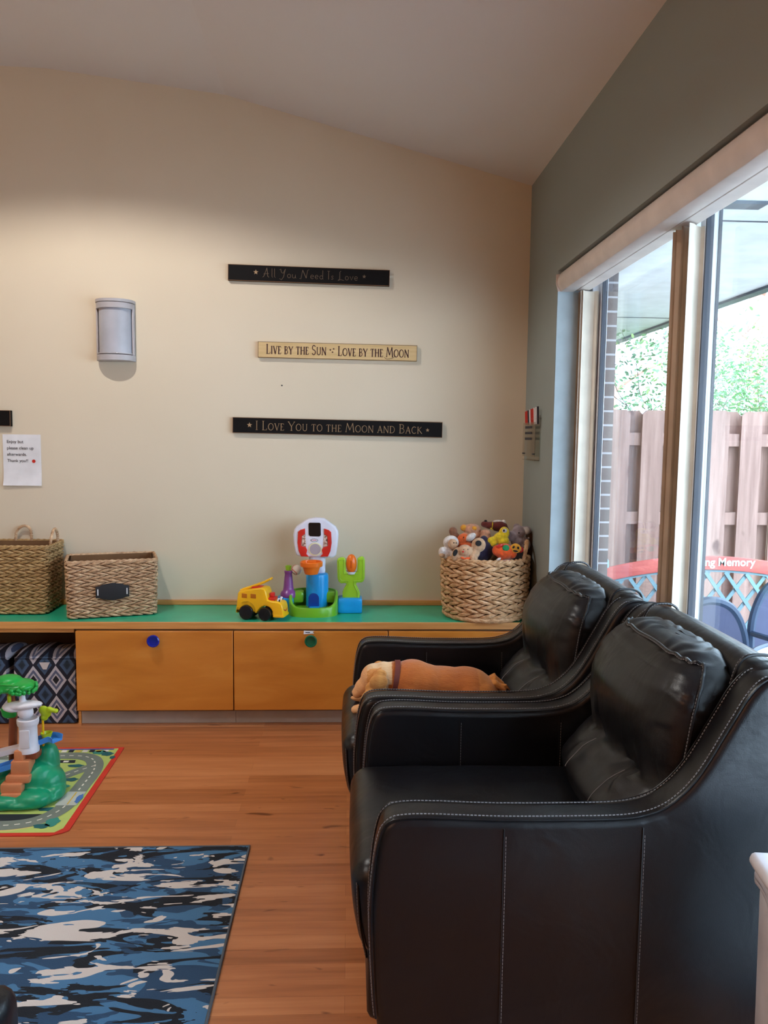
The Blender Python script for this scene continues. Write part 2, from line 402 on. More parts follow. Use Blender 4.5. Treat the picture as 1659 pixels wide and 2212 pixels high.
# ------------------------------------------------------------------ armchairs
def armchair(label, loc):
    W = .825; t = thing('armchair', label, 'armchair', loc, group=None)
    prof = [(.085, .055), (.070, .16), (.062, .28), (.058, .40), (.066, .52), (.080, .59), (.098, .615), (.13, .624), (.20, .625), (.36, .618), (.55, .617), (.64, .619), (.69, .626), (.735, .642), (.775, .672), (.81, .712), (.84, .76), (.865, .806), (.893, .856), (.92, .903), (.95, .938), (.985, .955), (1.025, .953), (1.052, .93), (1.066, .88), (1.07, .6), (1.065, .3), (1.055, .055)]
    pl = [tuple(q) for q in crom([(a, 0, b) for a, b in prof], 5)]; pl = [(a, c) for a, b, c in pl]
    for side in (0, 1):
        y0, y1 = (0, .1) if side == 0 else (W-.1, W)
        a = MB().prism(pl, y0, y1, 'y', r=.021, seg=5).build('arm', leather, t, angle=60)
        top = [p for p in pl if p[1] > .12 and p[0] < 1.04]
        for yo, rr in ((y0+.006, .0032), (y1-.006, .0032)):
            crv = [Vector((x, yo, z)) for x, z in top]
            MB().tube([q for q in crv], .0024, 6).build('piping', leather, a)
            inner = yo+(.011 if yo < (y0+y1)/2 else -.011)
            stitches(MB(), [Vector((x, inner, z)) + Vector((-.0 if z < .6 else 0, 0, .0045)) if z > .6 else Vector((x-.0042, inner, z)) for x, z in top if z < .95], r=.0013).build('stitching', thread, a)
        for yy, sg in ((y0-.0012, -1), (y1+.0012, 1)):
            for xs in (.362, .686):
                MB().tube([(xs, yy, .07), (xs, yy, .600)], .0018, 5).build('seam', leather, a)
                stitches(MB(), [Vector((xs+.005, yy, z/100)) for z in range(8, 60)], r=.0009).build('stitching', thread, a)
    # seat cushion with a bulging front that narrows downwards
    def sd(q, h):
        u = q.y/h.y; zf = (q.z+h.z)/(2*h.z)
        q = q.copy()
        if q.x < 0: q.x += -.016*math.sin(PI*min(1, max(0, zf)))*(1-u*u*.5) + .035*(1-zf)
        if q.z > 0: q.z += .016*(1-u**4)*(1-(q.x/h.x)**4)
        q.z += .003*noise.noise(q*9)
        return q
    s = MB().rbox(.012, .75, .102, W-.102, .195, .452, .055, 22, disp=sd).build('seat_cushion', leather, t, angle=80)
    sm = MB()
    loop = [(.030, .118, .40), (.036, .118, .30), (.05, .122, .225), (.054, .15, .205), (.052, W/2, .200), (.054, W-.15, .205), (.05, W-.122, .225), (.036, W-.118, .3), (.03, W-.118, .40)]
    cv = crom(loop, 8); sm.tube(cv, .003, 6); sm2 = MB(); stitches(sm2, [q+Vector((-.004, 0, .005)) for q in cv], r=.0011)
    sm.build('piping', leather, s); sm2.build('stitching', thread, s)
    MB().rbox(.055, .12, .1, W-.1, .052, .24, .02, 8).build('front_rail', leather, t, angle=80)
    # outer back
    def bd(q, h):
        q = q.copy(); q.x += (q.z-h.z)*.12; q.z += -.012*abs(q.y/h.y)**3*(q.z > 0); return q
    b = MB().rbox(.955, 1.058, .035, W-.035, .12, .972, .045, 14, disp=bd).build('outer_back', leather, t, angle=80)
    for sgn in (-1, 1):
        yc = W/2+sgn*(W/2-.115)
        arc = [(.935, yc, .90), (.948, yc, .945), (.968, yc, .970), (1.0, yc, .9755), (1.035, yc, .970), (1.056, yc, .94), (1.06, yc, .85)]
        MB().tube(crom(arc, 5), .004, 6).build('piping', leather, b)
        stitches(MB(), [q+Vector((0, -sgn*.009, .001)) for q in crom(arc, 5)]).build('stitching', thread, b)
    # back cushion: lofted pillow with a creased, buttoned line
    XF = [(.40, .70), (.46, .660), (.52, .668), (.58, .712), (.625, .748), (.68, .755), (.74, .755), (.80, .762), (.86, .782), (.91, .812), (.945, .845), (.97, .88)]
    XB = [(.40, .93), (.6, .955), (.8, .975), (.97, .985)]
    def ip(T, z):
        if z <= T[0][0]: return T[0][1]
        for (a, b_), (c_, d) in zip(T, T[1:]):
            if z <= c_:
                q = (z-a)/(c_-a); q = q*q*(3-2*q)*.35+q*.65; return b_+(d-b_)*q
        return T[-1][1]
    NZ, NT = 150, 200; z0, z1 = .425, .960; yc = W/2; hw = .308
    tuft = [(yc-.105, .628), (yc+.105, .628)]
    def pt(k, j):
        ph = PI*(k/NZ-.5)*.998; sn, cs = math.sin(ph), math.cos(ph)
        z = (z0+z1)/2 + (z1-z0)/2*math.copysign(abs(sn)**.36, sn); sc = abs(cs)**.34
        th = 2*PI*j/NT; ct, s_ = math.cos(th), math.sin(th)
        xf, xb = ip(XF, z), ip(XB, z)
        if z > .93: sc *= 1
        xc, hb = (xf+xb)/2, (xb-xf)/2
        ey = math.copysign(abs(ct)**.42, ct); ex = -math.copysign(abs(s_)**.62, s_)
        wy = hw*(1-.15*max(0, (z-.82)/.14)**2.6)*(1-.02*math.exp(-((z-.62)/.03)**2))
        y = yc+wy*ey*(sc if sc > 0 else 0)**.8; x = xc+hb*ex*sc
        dx = 0; dz = 0
        if ex < 0:
            f = min(1, -ex*1.3); u = (y-yc)/hw
            dx -= .026*(1-u*u)*f*math.exp(-((z-.79)/.12)**2)           # upper lobe
            dx -= .026*(1-u*u)*f*math.exp(-((z-.535)/.06)**2)
            zl = .628 - .012*math.cos((y-yc)*PI/.105)                  # sagging seam between buttons
            dx += .025*f*math.exp(-abs(z-zl)/.010)
            for ty, tz in tuft:
                r = math.hypot(y-ty, z-tz); an = math.atan2(z-tz, y-ty)
                dx += f*.032*math.exp(-(r/.030)**2) + f*.0075*math.sin(an*6+1.3+ty*20)*math.exp(-((r-.05)/.035)**2)
                if z < tz: dx += .006*f*math.exp(-abs(y-ty)/.006)*min(1, (tz-z)/.03)
            dx += .003*f*noise.noise(Vector((y*9, z*16, 2)))
            dx += .0034*f*math.sin(z*150+6*noise.noise(Vector((y*10, z*10, 5))))*math.exp(-((abs(u)-.85)/.2)**2)*math.exp(-((z-.72)/.09)**2)
        side = abs(ct)**2
        if abs(ey) > .8 or z > .9:
            dz += .0038*math.sin((y*95 if z > .93 else z*60)+3*noise.noise(Vector((x*20, y*8, z*8))))*(.6 if z > .9 else .2)
            y += math.copysign(.007*math.sin(z*95+x*30)*noise.noise(Vector((x*14, 3, z*14))), ct)
        return Vector((x+dx, y, z+dz))
    rows = [[pt(k, j) for j in range(NT)] for k in range(NZ+1)]
    bcsh = MB().grid(rows, cv=True, caps=True).build('back_cushion', leather, t, angle=80)
    for ty, tz in tuft:      # short stitched seams running down from each pucker
        sp = []
        for k in range(NZ+1):
            c_ = [rows[k][j] for j in range(NT//2) if rows[k][j].x < .85]
            if c_ and tz-.11 < c_[0].z < tz-.012: sp.append(min(c_, key=lambda q: abs(q.y-ty))+Vector((-.0005, 0, 0)))
        if len(sp) > 4: MB().tube(sp, .0011, 5).build('stitching', thread, bcsh)
    # rows index: th in (0,pi) has s_>0 -> ex<0 (front); th near pi is the near side, near 0 the far side
    jN, jF = int(NT*.5*.955), int(NT*.5*.05)
    kk = [k for k in range(NZ+1) if rows[k][jN].z < .938 and rows[k][jN].z > .47]
    ktop = max(kk)
    path = [rows[k][jN] for k in kk] + [rows[ktop][j] for j in range(jN-1, jF, -1)] + [rows[k][jF] for k in kk[::-1]]
    cen = Vector((.86, yc, .72))
    for _ in range(26):      # round the corners of the seam
        path = [path[0]] + [(path[i-1]+path[i]*2+path[i+1])/4 for i in range(1, len(path)-1)] + [path[-1]]
    path = [q+(q-cen).normalized()*.004+Vector((0, 0, .0025*math.sin(i*.55))) for i, q in enumerate(path)]
    MB().tube(path, .0045, 6).build('piping', leather, bcsh)
    stitches(MB(), [q+Vector((-.004, 0, -.002)) for q in path], r=.0016).build('stitching', thread, bcsh)
    for fx, fy in ((.12, .08), (.12, W-.08), (1.0, .08), (1.0, W-.08)):
        MB().lathe([(.022, 0), (.028, .055)], 12, (fx, fy, 0)).build('foot', leather, t)
    return t
chair = armchair('black leather armchair with light stitching, nearest to the camera, seat empty', (0, 1.715, 0))
far = copy_tree(chair); far.location = (-.03, 2.55, 0); tag(far, 'black leather armchair with a golden dog on its seat, nearer the cream wall', 'armchair')
for q in (chair, far): q['group'] = 'black leather armchairs by the window'

# ------------------------------------------------------------------ lettering drawn with strokes
def arc(cx, cy_, rx, ry, a0, a1, n=14): return [(cx+rx*math.cos(R(a0+(a1-a0)*i/n)), cy_+ry*math.sin(R(a0+(a1-a0)*i/n))) for i in range(n+1)]
def serif(x, y, w=.1): return [(x-w, y), (x+w, y)]
G = {   # advance width, [(polyline, weight)]
 'I': (.30, [([(.15, 0), (.15, 1)], 1.5), (serif(.15, 0), .7), (serif(.15, 1), .7)]),
 'L': (.58, [([(.14, 1), (.14, 0)], 1.5), ([(.04, 0), (.52, 0), (.54, .16)], .8), (serif(.14, 1), .7)]),
 'O': (.84, [(arc(.42, .5, .36, .5, 0, 360, 28), 1.0), (arc(.42, .5, .33, .47, 120, 240), 1.0)]),
 'V': (.74, [([(.08, 1), (.38, 0)], 1.5), ([(.38, 0), (.66, 1)], .8), (serif(.08, 1, .08), .7), (serif(.66, 1, .08), .7)]),
 'E': (.58, [([(.14, 0), (.14, 1)], 1.5), ([(.04, 1), (.48, 1), (.5, .86)], .8), ([(.14, .52), (.4, .52)], .8), ([(.04, 0), (.5, 0), (.53, .16)], .8)]),
 'Y': (.76, [([(.06, 1), (.38, .45)], 1.5), ([(.7, 1), (.38, .45), ], .8), ([(.38, .45), (.38, 0)], 1.5), (serif(.38, 0), .7), (serif(.06, 1, .08), .7), (serif(.7, 1, .07), .7)]),
 'U': (.80, [([(.14, 1), (.14, .3)] + arc(.4, .28, .26, .28, 180, 360)[1:] + [(.66, 1)], 1.1), (serif(.14, 1, .08), .7), (serif(.66, 1, .08), .7)]),
 'T': (.66, [([(.33, 0), (.33, 1)], 1.5), ([(.02, .84), (.05, 1), (.61, 1), (.64, .84)], .8), (serif(.33, 0), .7)]),
 'H': (.80, [([(.14, 0), (.14, 1)], 1.5), ([(.66, 0), (.66, 1)], 1.5), ([(.14, .52), (.66, .52)], .8), (serif(.14, 0, .08), .7), (serif(.66, 0, .08), .7), (serif(.14, 1, .08), .7), (serif(.66, 1, .08), .7)]),
 'M': (1.0, [([(.08, 0), (.2, 1)], .9), ([(.2, 1), (.5, .22)], 1.5), ([(.5, .22), (.8, 1)], .9), ([(.8, 1), (.92, 0)], 1.5), (serif(.08, 0, .07), .7), (serif(.92, 0, .07), .7)]),
 'N': (.82, [([(.12, 0), (.12, 1)], .9), ([(.12, 1), (.7, 0)], 1.5), ([(.7, 0), (.7, 1)], .9), (serif(.12, 0, .08), .7), (serif(.7, 1, .08), .7)]),
 'A': (.76, [([(.08, 0), (.38, 1)], .9), ([(.38, 1), (.68, 0)], 1.5), ([(.19, .36), (.57, .36)], .8), (serif(.08, 0, .08), .7), (serif(.68, 0, .08), .7)]),
 'D': (.82, [([(.14, 0), (.14, 1)], 1.5), ([(.04, 1), (.34, 1)] + arc(.34, .5, .38, .5, 90, -90)[1:] + [(.04, 0)], 1.0)]),
 'B': (.66, [([(.14, 0), (.14, 1)], 1.5), ([(.04, 1), (.3, 1)] + arc(.3, .77, .22, .23, 90, -90)[1:] + [(.14, .54)], .9), ([(.14, .54), (.3, .54)] + arc(.3, .27, .28, .27, 90, -90)[1:] + [(.04, 0)], .9)]),
 'C': (.74, [(arc(.42, .5, .34, .5, 50, 310, 24), 1.2)]),
 'K': (.74, [([(.14, 0), (.14, 1)], 1.5), ([(.62, 1), (.16, .48)], .8), ([(.26, .58), (.7, 0)], 1.4), (serif(.14, 0, .08), .7), (serif(.14, 1, .08), .7)]),
 'S': (.58, [(arc(.29, .75, .2, .25, 30, 250, 12) + arc(.27, .26, .22, .26, 80, -150, 14), 1.2)]),
 'a': (.46, [(arc(.2, .2, .15, .2, 0, 360, 16), .9), ([(.35, .4), (.35, .05), (.42, 0)], .9)]),
 'l': (.22, [([(.1, 1), (.1, .08), (.18, 0)], .9)]),
 'o': (.44, [(arc(.2, .22, .16, .22, 0, 360, 18), .9)]),
 'u': (.50, [([(.06, .42), (.06, .15)] + arc(.2, .14, .14, .14, 180, 330, 8) + [(.38, .42), (.38, .04), (.45, 0)], .9)]),
 'e': (.42, [([(.05, .2), (.35, .26)] + arc(.2, .22, .16, .22, 20, 320, 16), .9)]),
 'd': (.46, [(arc(.2, .2, .15, .2, 0, 360, 16), .9), ([(.35, 1), (.35, .05), (.42, 0)], .9)]),
 's': (.34, [([(.26, .38), (.12, .42), (.06, .32), (.24, .14), (.2, .02), (.04, .04)], .9)]),
 'v': (.42, [([(.04, .42), (.18, 0), (.36, .46)], .9)]),
 'Aj': (.80, [([(.0, .0), (.1, .05), (.42, 1.05)], .9), ([(.42, 1.05), (.52, .1), (.64, .0)], 1.2), ([(.1, .36), (.62, .42)], .8)]),
 'Yj': (.74, [([(.02, .9), (.12, 1.0), (.2, .6), (.38, .5), (.6, 1)], 1.1), ([(.6, 1), (.42, .1), (.2, -.25), (.02, -.12)], 1.0)]),
 'Nj': (.96, [([(-.1, .0), (.04, -.06), (.22, .95)], .9), ([(.22, .95), (.6, .05)], 1.3), ([(.6, .05), (.72, .95), (.86, 1.0)], .9)]),
 'Ij': (.30, [([(.12, .95), (.12, .0)], 1.1), ([(.0, .95), (.24, .95)], .8)]),
 'Lj': (.68, [([(.3, 1), (.2, .9), (.2, .1), (.02, -.08)], 1.1), ([(.02, -.08), (.3, .02), (.62, -.06)], .9)]),
}
def letter_run(text, x0, x1, zb, cap, mat=None, parent=None, small=.74, wt=.05, y=0, script=False):
    """lay glyph strokes between x0 and x1; capitals full height, the rest small capitals (or script)"""
    items = []; x = 0; wd = 0
    for i, ch in enumerate(text):
        if ch == ' ': x += .34; wd += 1; continue
        if script: g = G[ch+'j'] if ch.isupper() else G[ch]; sc = 1
        else: g = G[ch.upper()]; sc = 1 if ch.isupper() else small
        items.append((g, sc, x, wd)); x += g[0]*sc + (.07 if not script else .05)
    k = (x1-x0)/x; mbs = [MB() for i in range(wd+1)]
    for g, sc, xx, wi in items:
        mb = mbs[wi]
        for pl_, wgt in g[1]:
            pts = [Vector((x0+(xx+a*sc)*k, y, zb+b*sc*cap)) for a, b in pl_]
            h = wt*cap*wgt*.75; rows = []
            for i, p in enumerate(pts):
                a = pts[max(0, i-1)]; b = pts[min(len(pts)-1, i+1)]; t = (b-a).normalized(); nn = Vector((-t.z, 0, t.x))
                e = (t*h if i == len(pts)-1 else -t*h if i == 0 else Vector((0, 0, 0)))*.6
                rows.append([p+nn*h+e, p+nn*h*.9+e+Vector((0, -.0006, 0)), p-nn*h*.9+e+Vector((0, -.0006, 0)), p-nn*h+e])
            mb.grid([[tuple(q) for q in r_] for r_ in rows])
    for mb in mbs: mb.build('lettering', mat, parent)
def star(mb, x, z, r, y=0):
    P = [(x+(r if i % 2 == 0 else r*.42)*math.sin(PI*i/5), z+(r if i % 2 == 0 else r*.42)*math.cos(PI*i/5)) for i in range(10)]
    return mb.prism(P, y-.0006, y, 'y')
paint_b = plain('worn_black_paint', (11, 8, 9), .7, Specular_IOR_Level=.2); tanl = plain('tan_lettering', (172, 140, 104), .7); tandim = plain('dull_tan_lettering', (112, 92, 72), .7)
redbrown = plain('dark_brown_lettering', (66, 30, 28), .7); worn = plain('worn_tan_edge', (150, 108, 74), .7)
yel = Mat('cream_painted_wood', rough=.6); yel.base(yel.ramp(yel.noise(1, yel.co((5, 5, 60)), 4), [(.3, (196, 164, 112)), (.7, (214, 184, 134))])); yel = yel.m
def sign(label, x0, z0, x1, z1, h, face, lines, t=.022, dz=0):
    L = x1-x0; ang = math.atan2(z1-z0, L)
    o = thing('wooden_sign', label, 'sign', (x0, YW-t-.001, z0-h))
    o.rotation_euler = (0, -ang, 0)
    MB().box(0, L, 0, t, 0, h).build('board', face, o, bevel=.0025)
    e = MB()
    for z in (0.0015, h-.0015): e.tube([(0, .0004, z), (L, .0004, z)], .0011, 5)
    for x in (.0015, L-.0015): e.tube([(x, .0004, 0), (x, .0004, h)], .0011, 5)
    if face is paint_b: e.build('worn_edge', worn, o)
    else: e.build('dark_edge', redbrown, o)
    lines(o); return o
def s1(o):
    letter_run('All You Need Is Love', .187, .705, .024, .046, wt=.035, y=-.0004, script=True, mat=tandim, parent=o)
    star(MB(), .150, .048, .014, -.0004).build('star', tanl, o); star(MB(), .735, .046, .011, -.0004).build('star', tandim, o)
def s2(o):
    letter_run('Live by the Sun', .045, .375, .022, .050, small=.80, wt=.055, y=-.0004, mat=redbrown, parent=o)
    letter_run('Love by the Moon', .435, .828, .020, .050, small=.80, wt=.055, y=-.0004, mat=redbrown, parent=o)
    cv = crom([(.690, -.0006, .018), (.705, -.0006, .008), (.735, -.0006, .014), (.752, -.0006, .026)], 6)
    MB().tube(cv, .0015, 4).build('flourish', redbrown, o)
    for x, z in ((.394, .050), (.412, .056), (.406, .038)): star(MB(), x, z, .0065, -.0004).build('star', redbrown, o)
def s3(o):
    letter_run('I Love You to the Moon and Back', .125, 1.048, .020, .048, small=.76, wt=.032, y=-.0004, mat=tanl, parent=o)
    star(MB(), .093, .045, .015, -.0004).build('star', tanl, o); star(MB(), 1.075, .040, .011, -.0004).build('star', tanl, o)
sign('black wooden sign reading All You Need Is Love, topmost sign', -.661, 2.412, .213, 2.398, .086, paint_b, s1)
sign('cream wooden sign reading Live by the Sun, Love by the Moon', -.501, 2.004, .369, 1.997, .086, yel, s2)
sign('black wooden sign reading I Love You to the Moon and Back', -.641, 1.593, .517, 1.580, .086, paint_b, s3)
sign('black wooden sign cut off by the left edge, above the white paper note', -2.72, 1.622, -1.832, 1.613, .086, paint_b, lambda o: star(MB(), .12, .045, .014, -.0004).build('star', tanl, o), t=.03)
# paper note
nt_ = thing('paper_note', 'white paper note asking to clean up, taped to the cream wall at the left', 'note', (-1.888, YW-.0025, 1.205))
rows = [[(.204*i/8, -.0145*max(0, 1-j/3)**2*(1-.6*i/8)-.0005, .279*j/12) for j in range(13)] for i in range(9)]
MB().grid(rows).grid([[(a, b+.0006, c) for a, b, c in r_] for r_ in rows]).build('sheet', paperw, nt_)
def text(body, x, y, z, size, mat, parent, name='lettering', rot=(PI/2, 0, 0), shear=0, off=0, ext=.0003, align='LEFT'):
    c = bpy.data.curves.new(name, 'FONT'); c.body = body; c.size = size; c.extrude = ext; c.shear = shear; c.offset = off; c.align_x = align
    o = bpy.data.objects.new('tmp', c); COL.objects.link(o); dg = bpy.context.evaluated_depsgraph_get(); dg.update()
    me = bpy.data.meshes.new_from_object(o.evaluated_get(dg)); bpy.data.objects.remove(o); me.materials.clear(); me.materials.append(mat)
    p = bpy.data.objects.new(name, me); COL.objects.link(p); p.location = (x, y, z); p.rotation_euler = rot; p.parent = parent; return p
for i, l_ in enumerate(('Enjoy but', 'please clean up', 'afterwards.', 'Thank you!!')):
    text(l_, .022, -.0022, .232-.0345*i, .0235, ink, nt_)
redm = plain('red_plastic', (196, 40, 32), .3)
MB().lathe([(.0095, 0), (.0095, .001)], 20, M=Matrix.Translation((.164, -.001, .134)) @ Matrix.Rotation(PI/2, 4, 'X')).build('red_dot', redm, nt_)
# wall sconce
sc_ = thing('wall_sconce', 'grey half-round wall sconce on the cream wall, left of the signs', 'wall lamp', (-1.264, YW-.001, 1.885))
scm = plain('satin_grey_metal', (178, 174, 178), .45); lens = plain('frosted_lens', (176, 178, 188), .35)
def half(r, z0, z1, dpt=.105, n=24): return [[(r*math.cos(PI*k/n)*-1, -dpt*r/.1*math.sin(PI*k/n)**.8, z) for k in range(n+1)] for z in (z0, z1)]
MB().grid(half(.088, .040, .278), caps=True).build('lens', lens, sc_)
for z0, z1, r, nm in ((0, .03, .101, 'lower_band'), (.034, .04, .098, 'lower_ring'), (.274, .304, .1, 'upper_band'), (.306, .322, .103, 'rim')):
    MB().grid(half(r, z0, z1), caps=True).build(nm, scm, sc_, bevel=.0015)
for sg in (-1, 1): MB().box(min(sg*.100, sg*.090), max(sg*.100, sg*.090), -.03, 0, .03, .28).build('side_rail', scm, sc_, bevel=.002)
MB().box(-.1, .1, -.004, 0, 0, .32).build('back_plate', scm, sc_)
MB().ell((.03, -.107, .036), .003).build('screw', frame_w, sc_)
tag(MB().ell((-.372, YW-.002, 1.77), (.004, .003, .004)).build('wall_nail', ink), 'tiny dark nail in the cream wall between the lower two signs', 'nail')
# acrylic pen holder on the grey wall
ph = thing('pen_holder', 'clear acrylic holder with a clip of pens, fixed to the grey wall by the corner', 'holder', (XW-.001, 4.16, 1.38))
MB().box(-.006, -.002, -.13, .15, .0, .235).build('back_panel', acrylic, ph)
MB().box(-.03, -.026, -.13, .15, .02, .2).box(-.03, -.002, -.13, .15, .0, .004).build('pocket', acrylic, ph)
for y in (-.11, .12): MB().tube([(-.03, y-.02, .035), (-.034, y, .035), (-.03, y+.02, .035)], .004, 8).build('clip', ink, ph)
for i, z in enumerate((.175, .145, .115)): MB().box(-.0318, -.0303, -.06, .09, z-.007, z+.006).build('label_line', ink, ph)
MB().box(-.02, -.002, -.15, .15, .215, .222).build('shelf', acrylic, ph)
pm = {'r': redm, 'k': ink, 'w': frame_w}
for i in range(9):
    y = .14-.034*i; c_ = 'rrkwrrwwk'[i]
    MB().tube([(-.016, y, .19), (-.02, y+random.uniform(-.006, .006), .262+.02*(i/9))], .0055, 8).build('pen', pm[c_], ph)

# ------------------------------------------------------------------ woven baskets
gap_shade = plain('reed_gap_shade', (116, 84, 54), .9)  # darker brown for the inner wall: shade painted between the strands
def strand_row(mb, path, z, th, n, ph, r, twist=.5, m=0, lean=None, inset=0):
    """one woven row: overlapping leaf-shaped strands following a closed path (function of 0..1)"""
    for i in range(n):
        a0 = (i+ph)/n; L = 1.55/n; pts = []; rr = []
        for k in range(6):
            t = k/5; u = (a0+L*(t-.5)) % 1; p, nn = path(u, z)
            pts.append(p + nn*(math.sin(t*PI)*th*.42-r*.55) + Vector((0, 0, (t-.5)*th*twist)))
            rr.append(max(.0010, r*(.80+.25*random.random())*math.sin(PI*(.06+.88*t))**.85))
        mb.tube(pts, rr, 6, m)
def rectpath(w, d, rc, flare, h):
    def f(u, z):
        k = 1+flare*z/h; a, b = w/2*k, d/2*k; P = 4*(a+b); s = u*P
        segs = ((Vector((-a, -b, 0)), Vector((1, 0, 0)), 2*a), (Vector((a, -b, 0)), Vector((0, 1, 0)), 2*b), (Vector((a, b, 0)), Vector((-1, 0, 0)), 2*a), (Vector((-a, b, 0)), Vector((0, -1, 0)), 2*b))
        for o, dv, L in segs:
            if s <= L+1e-9:
                p = o+dv*s; nn = Vector((dv.y, -dv.x, 0)); break
            s -= L
        # round corners
        q = Vector((max(-a+rc, min(a-rc, p.x)), max(-b+rc, min(b-rc, p.y)), 0)); dd = p-q
        if dd.length > rc: p = q+dd.normalized()*rc; nn = dd.normalized()
        return p+Vector((0, 0, z)), nn
    return f
def circpath(r0, r1, h, bulge=.0):
    def f(u, z):
        t = z/h; r = r0+(r1-r0)*t+bulge*math.sin(PI*t); a = 2*PI*u
        return Vector((r*math.cos(a), r*math.sin(a), z)), Vector((math.cos(a), math.sin(a), 0))
    return f
def basket(label, loc, rz, path, h, rows, n, r, mat, group, liner=True, rim_dip=None):
    t = thing('wicker_basket', label, 'basket', loc, rz, group)
    mb = MB(); dz = h/rows
    for i in range(rows):
        z = dz*(i+.5); zz = z
        strand_row(mb, (lambda u, q: (lambda P: (P[0]+Vector((0, 0, rim_dip(P[0])*q/h)), P[1]))(path(u, q))) if rim_dip else path, zz, dz, n, (i % 2)*.5+random.random()*.15, r, twist=.95 if i % 2 else -.95)
    # inner wall so that it is closed between strands
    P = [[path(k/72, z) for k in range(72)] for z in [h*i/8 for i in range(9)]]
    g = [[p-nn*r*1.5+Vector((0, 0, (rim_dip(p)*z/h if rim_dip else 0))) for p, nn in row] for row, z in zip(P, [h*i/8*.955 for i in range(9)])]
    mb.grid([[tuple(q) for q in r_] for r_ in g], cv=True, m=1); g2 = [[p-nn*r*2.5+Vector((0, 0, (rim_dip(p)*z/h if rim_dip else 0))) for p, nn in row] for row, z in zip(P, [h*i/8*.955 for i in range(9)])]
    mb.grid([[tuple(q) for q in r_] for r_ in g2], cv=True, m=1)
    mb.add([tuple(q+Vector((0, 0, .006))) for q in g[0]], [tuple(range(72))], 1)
    mb.build('woven_body', [mat, gap_shade], t, weld=False)
    rim = []
    for k in range(96):
        p, nn = path(k/96, h); rim.append(p+Vector((0, 0, rim_dip(p) if rim_dip else 0)))
    mb = MB()
    for s_ in (0, 1):
        pts = [p+Vector((0, 0, 1))*r*.45*math.sin(2*PI*k/4+s_*PI)+(path(k/96, h)[1])*r*.45*math.cos(2*PI*k/4+s_*PI) for k, p in enumerate(rim)]
        mb.tube(pts, r*.72, 6, closed=True)
    mb.build('rim', mat, t, weld=False)
    return t
def handle(t, pts, r, mat):
    c_ = crom(pts, 8); mb = MB()
    mb.tube(c_, r*.75, 8); cc_ = resample(c_, .004)
    for s_ in (0, 1):
        q = [p+Vector((math.cos(k*.9+s_*PI)*r*.6, math.sin(k*.9+s_*PI)*r*.35, math.sin(k*.9+s_*PI)*r*.5)) for k, p in enumerate(cc_)]
        mb.tube(q, r*.5, 6)
    mb.build('handle', mat, t, weld=False)
# tagged basket
b2 = basket('brown woven basket with a black oval tag on the green worktop', (-1.256, 4.20, CZ+.005), R(17), rectpath(.43, .26, .022, .035, .29), .29, 16, 26, .0080, reed, 'rectangular seagrass baskets')
tg = MB(); pts = [(-.082, -.031), (-.062, -.031), (-.05, -.038), (0, -.046), (.05, -.038), (.062, -.031), (.082, -.031), (.082, .028), (.062, .030), (.05, .038), (0, .045), (-.05, .038), (-.062, .030), (-.082, .028)]
tgo = tg.prism([(a+.0, b+.135) for a, b in pts], -.152, -.149, 'y', r=.001).build('chalkboard_tag', plain('black_slate', (24, 24, 30), .6), b2)
for sx_ in (-.071, .071): MB().box(sx_-.0025, sx_+.0025, -.1535, -.152, .118, .150).build('tag_tie', frame_w, tgo)
b1 = basket('tall olive-brown woven basket with two loop handles, at the left end of the green top', (-1.80, 4.245, CZ+.005), R(2), rectpath(.43, .24, .025, .10, .355), .355, 20, 27, .0080, weave('olive_seagrass_weave', (118, 92, 52), (168, 134, 88), (202, 172, 122)), 'rectangular seagrass baskets')
handle(b1, [(.225, -.06, .34), (.229, -.055, .39), (.230, -.02, .428), (.230, .02, .43), (.230, .05, .39), (.226, .055, .34)], .008, reed)
handle(b1, [(-.02, .125, .34), (-.015, .128, .40), (.02, .128, .435), (.055, .128, .425), (.065, .128, .38), (.062, .125, .34)], .008, reed)
dip = lambda p: .030*max(0, (p.x/.24))**2-.0
rb_ = basket('large round braided basket full of soft toys, in the corner by the grey wall', (.735, 4.155, CZ+.003), 0, circpath(.212, .228, .318, .006), .318, 13, 21, .0112, reed2, None)
MB().tube([(.212*math.cos(2*PI*k/64), .212*math.sin(2*PI*k/64), .012) for k in range(64)], .012, 8, closed=True).build('base_ring', reed2, rb_)
handle(rb_, [(.17, -.15, .31), (.185, -.13, .36), (.21, -.05, .40), (.218, .03, .40), (.212, .09, .36), (.21, .11, .31)], .012, reed2)

# ------------------------------------------------------------------ floor coverings
cam_ = Mat('camouflage_pile', rough=.95)
def cam_noise(sx_, sy_, off, warp):
    tc = cam_.n('ShaderNodeTexCoord'); mp = cam_.n('ShaderNodeMapping'); mp.inputs['Scale'].default_value = (sx_, sy_, 1); mp.inputs['Location'].default_value = off
    cam_.l(tc.outputs['Object'], mp.inputs[0]); return cam_.noise(1, mp.outputs[0], 3, .55, warp)
cu = cam_.ramp(cam_noise(3.8, 10, (3, 1, 0), .9), [(.0, (68, 116, 156)), (.5, (68, 116, 156)), (.51, (40, 72, 104)), (1, (40, 72, 104))], 'CONSTANT')
f1 = cam_.ramp(cam_noise(3.9, 12.5, (9, 4, 2), 1.3), [(0, (0, 0, 0)), (.535, (255, 255, 255))], 'CONSTANT')
f2 = cam_.ramp(cam_noise(4.0, 13, (1, 8, 5), 1.15), [(0, (0, 0, 0)), (.555, (255, 255, 255))], 'CONSTANT')
o1 = cam_.mix(f1, cu, rgb(17, 25, 36)); o2 = cam_.mix(f2, o1, rgb(206, 200, 196))
cam_.base(o2).bump(cam_.noise(260, detail=2), .5, .003)
rg = thing('area_rug', 'blue, black and white camouflage rug on the wooden floor', 'rug', (-.352, 2.752, 0), 0)
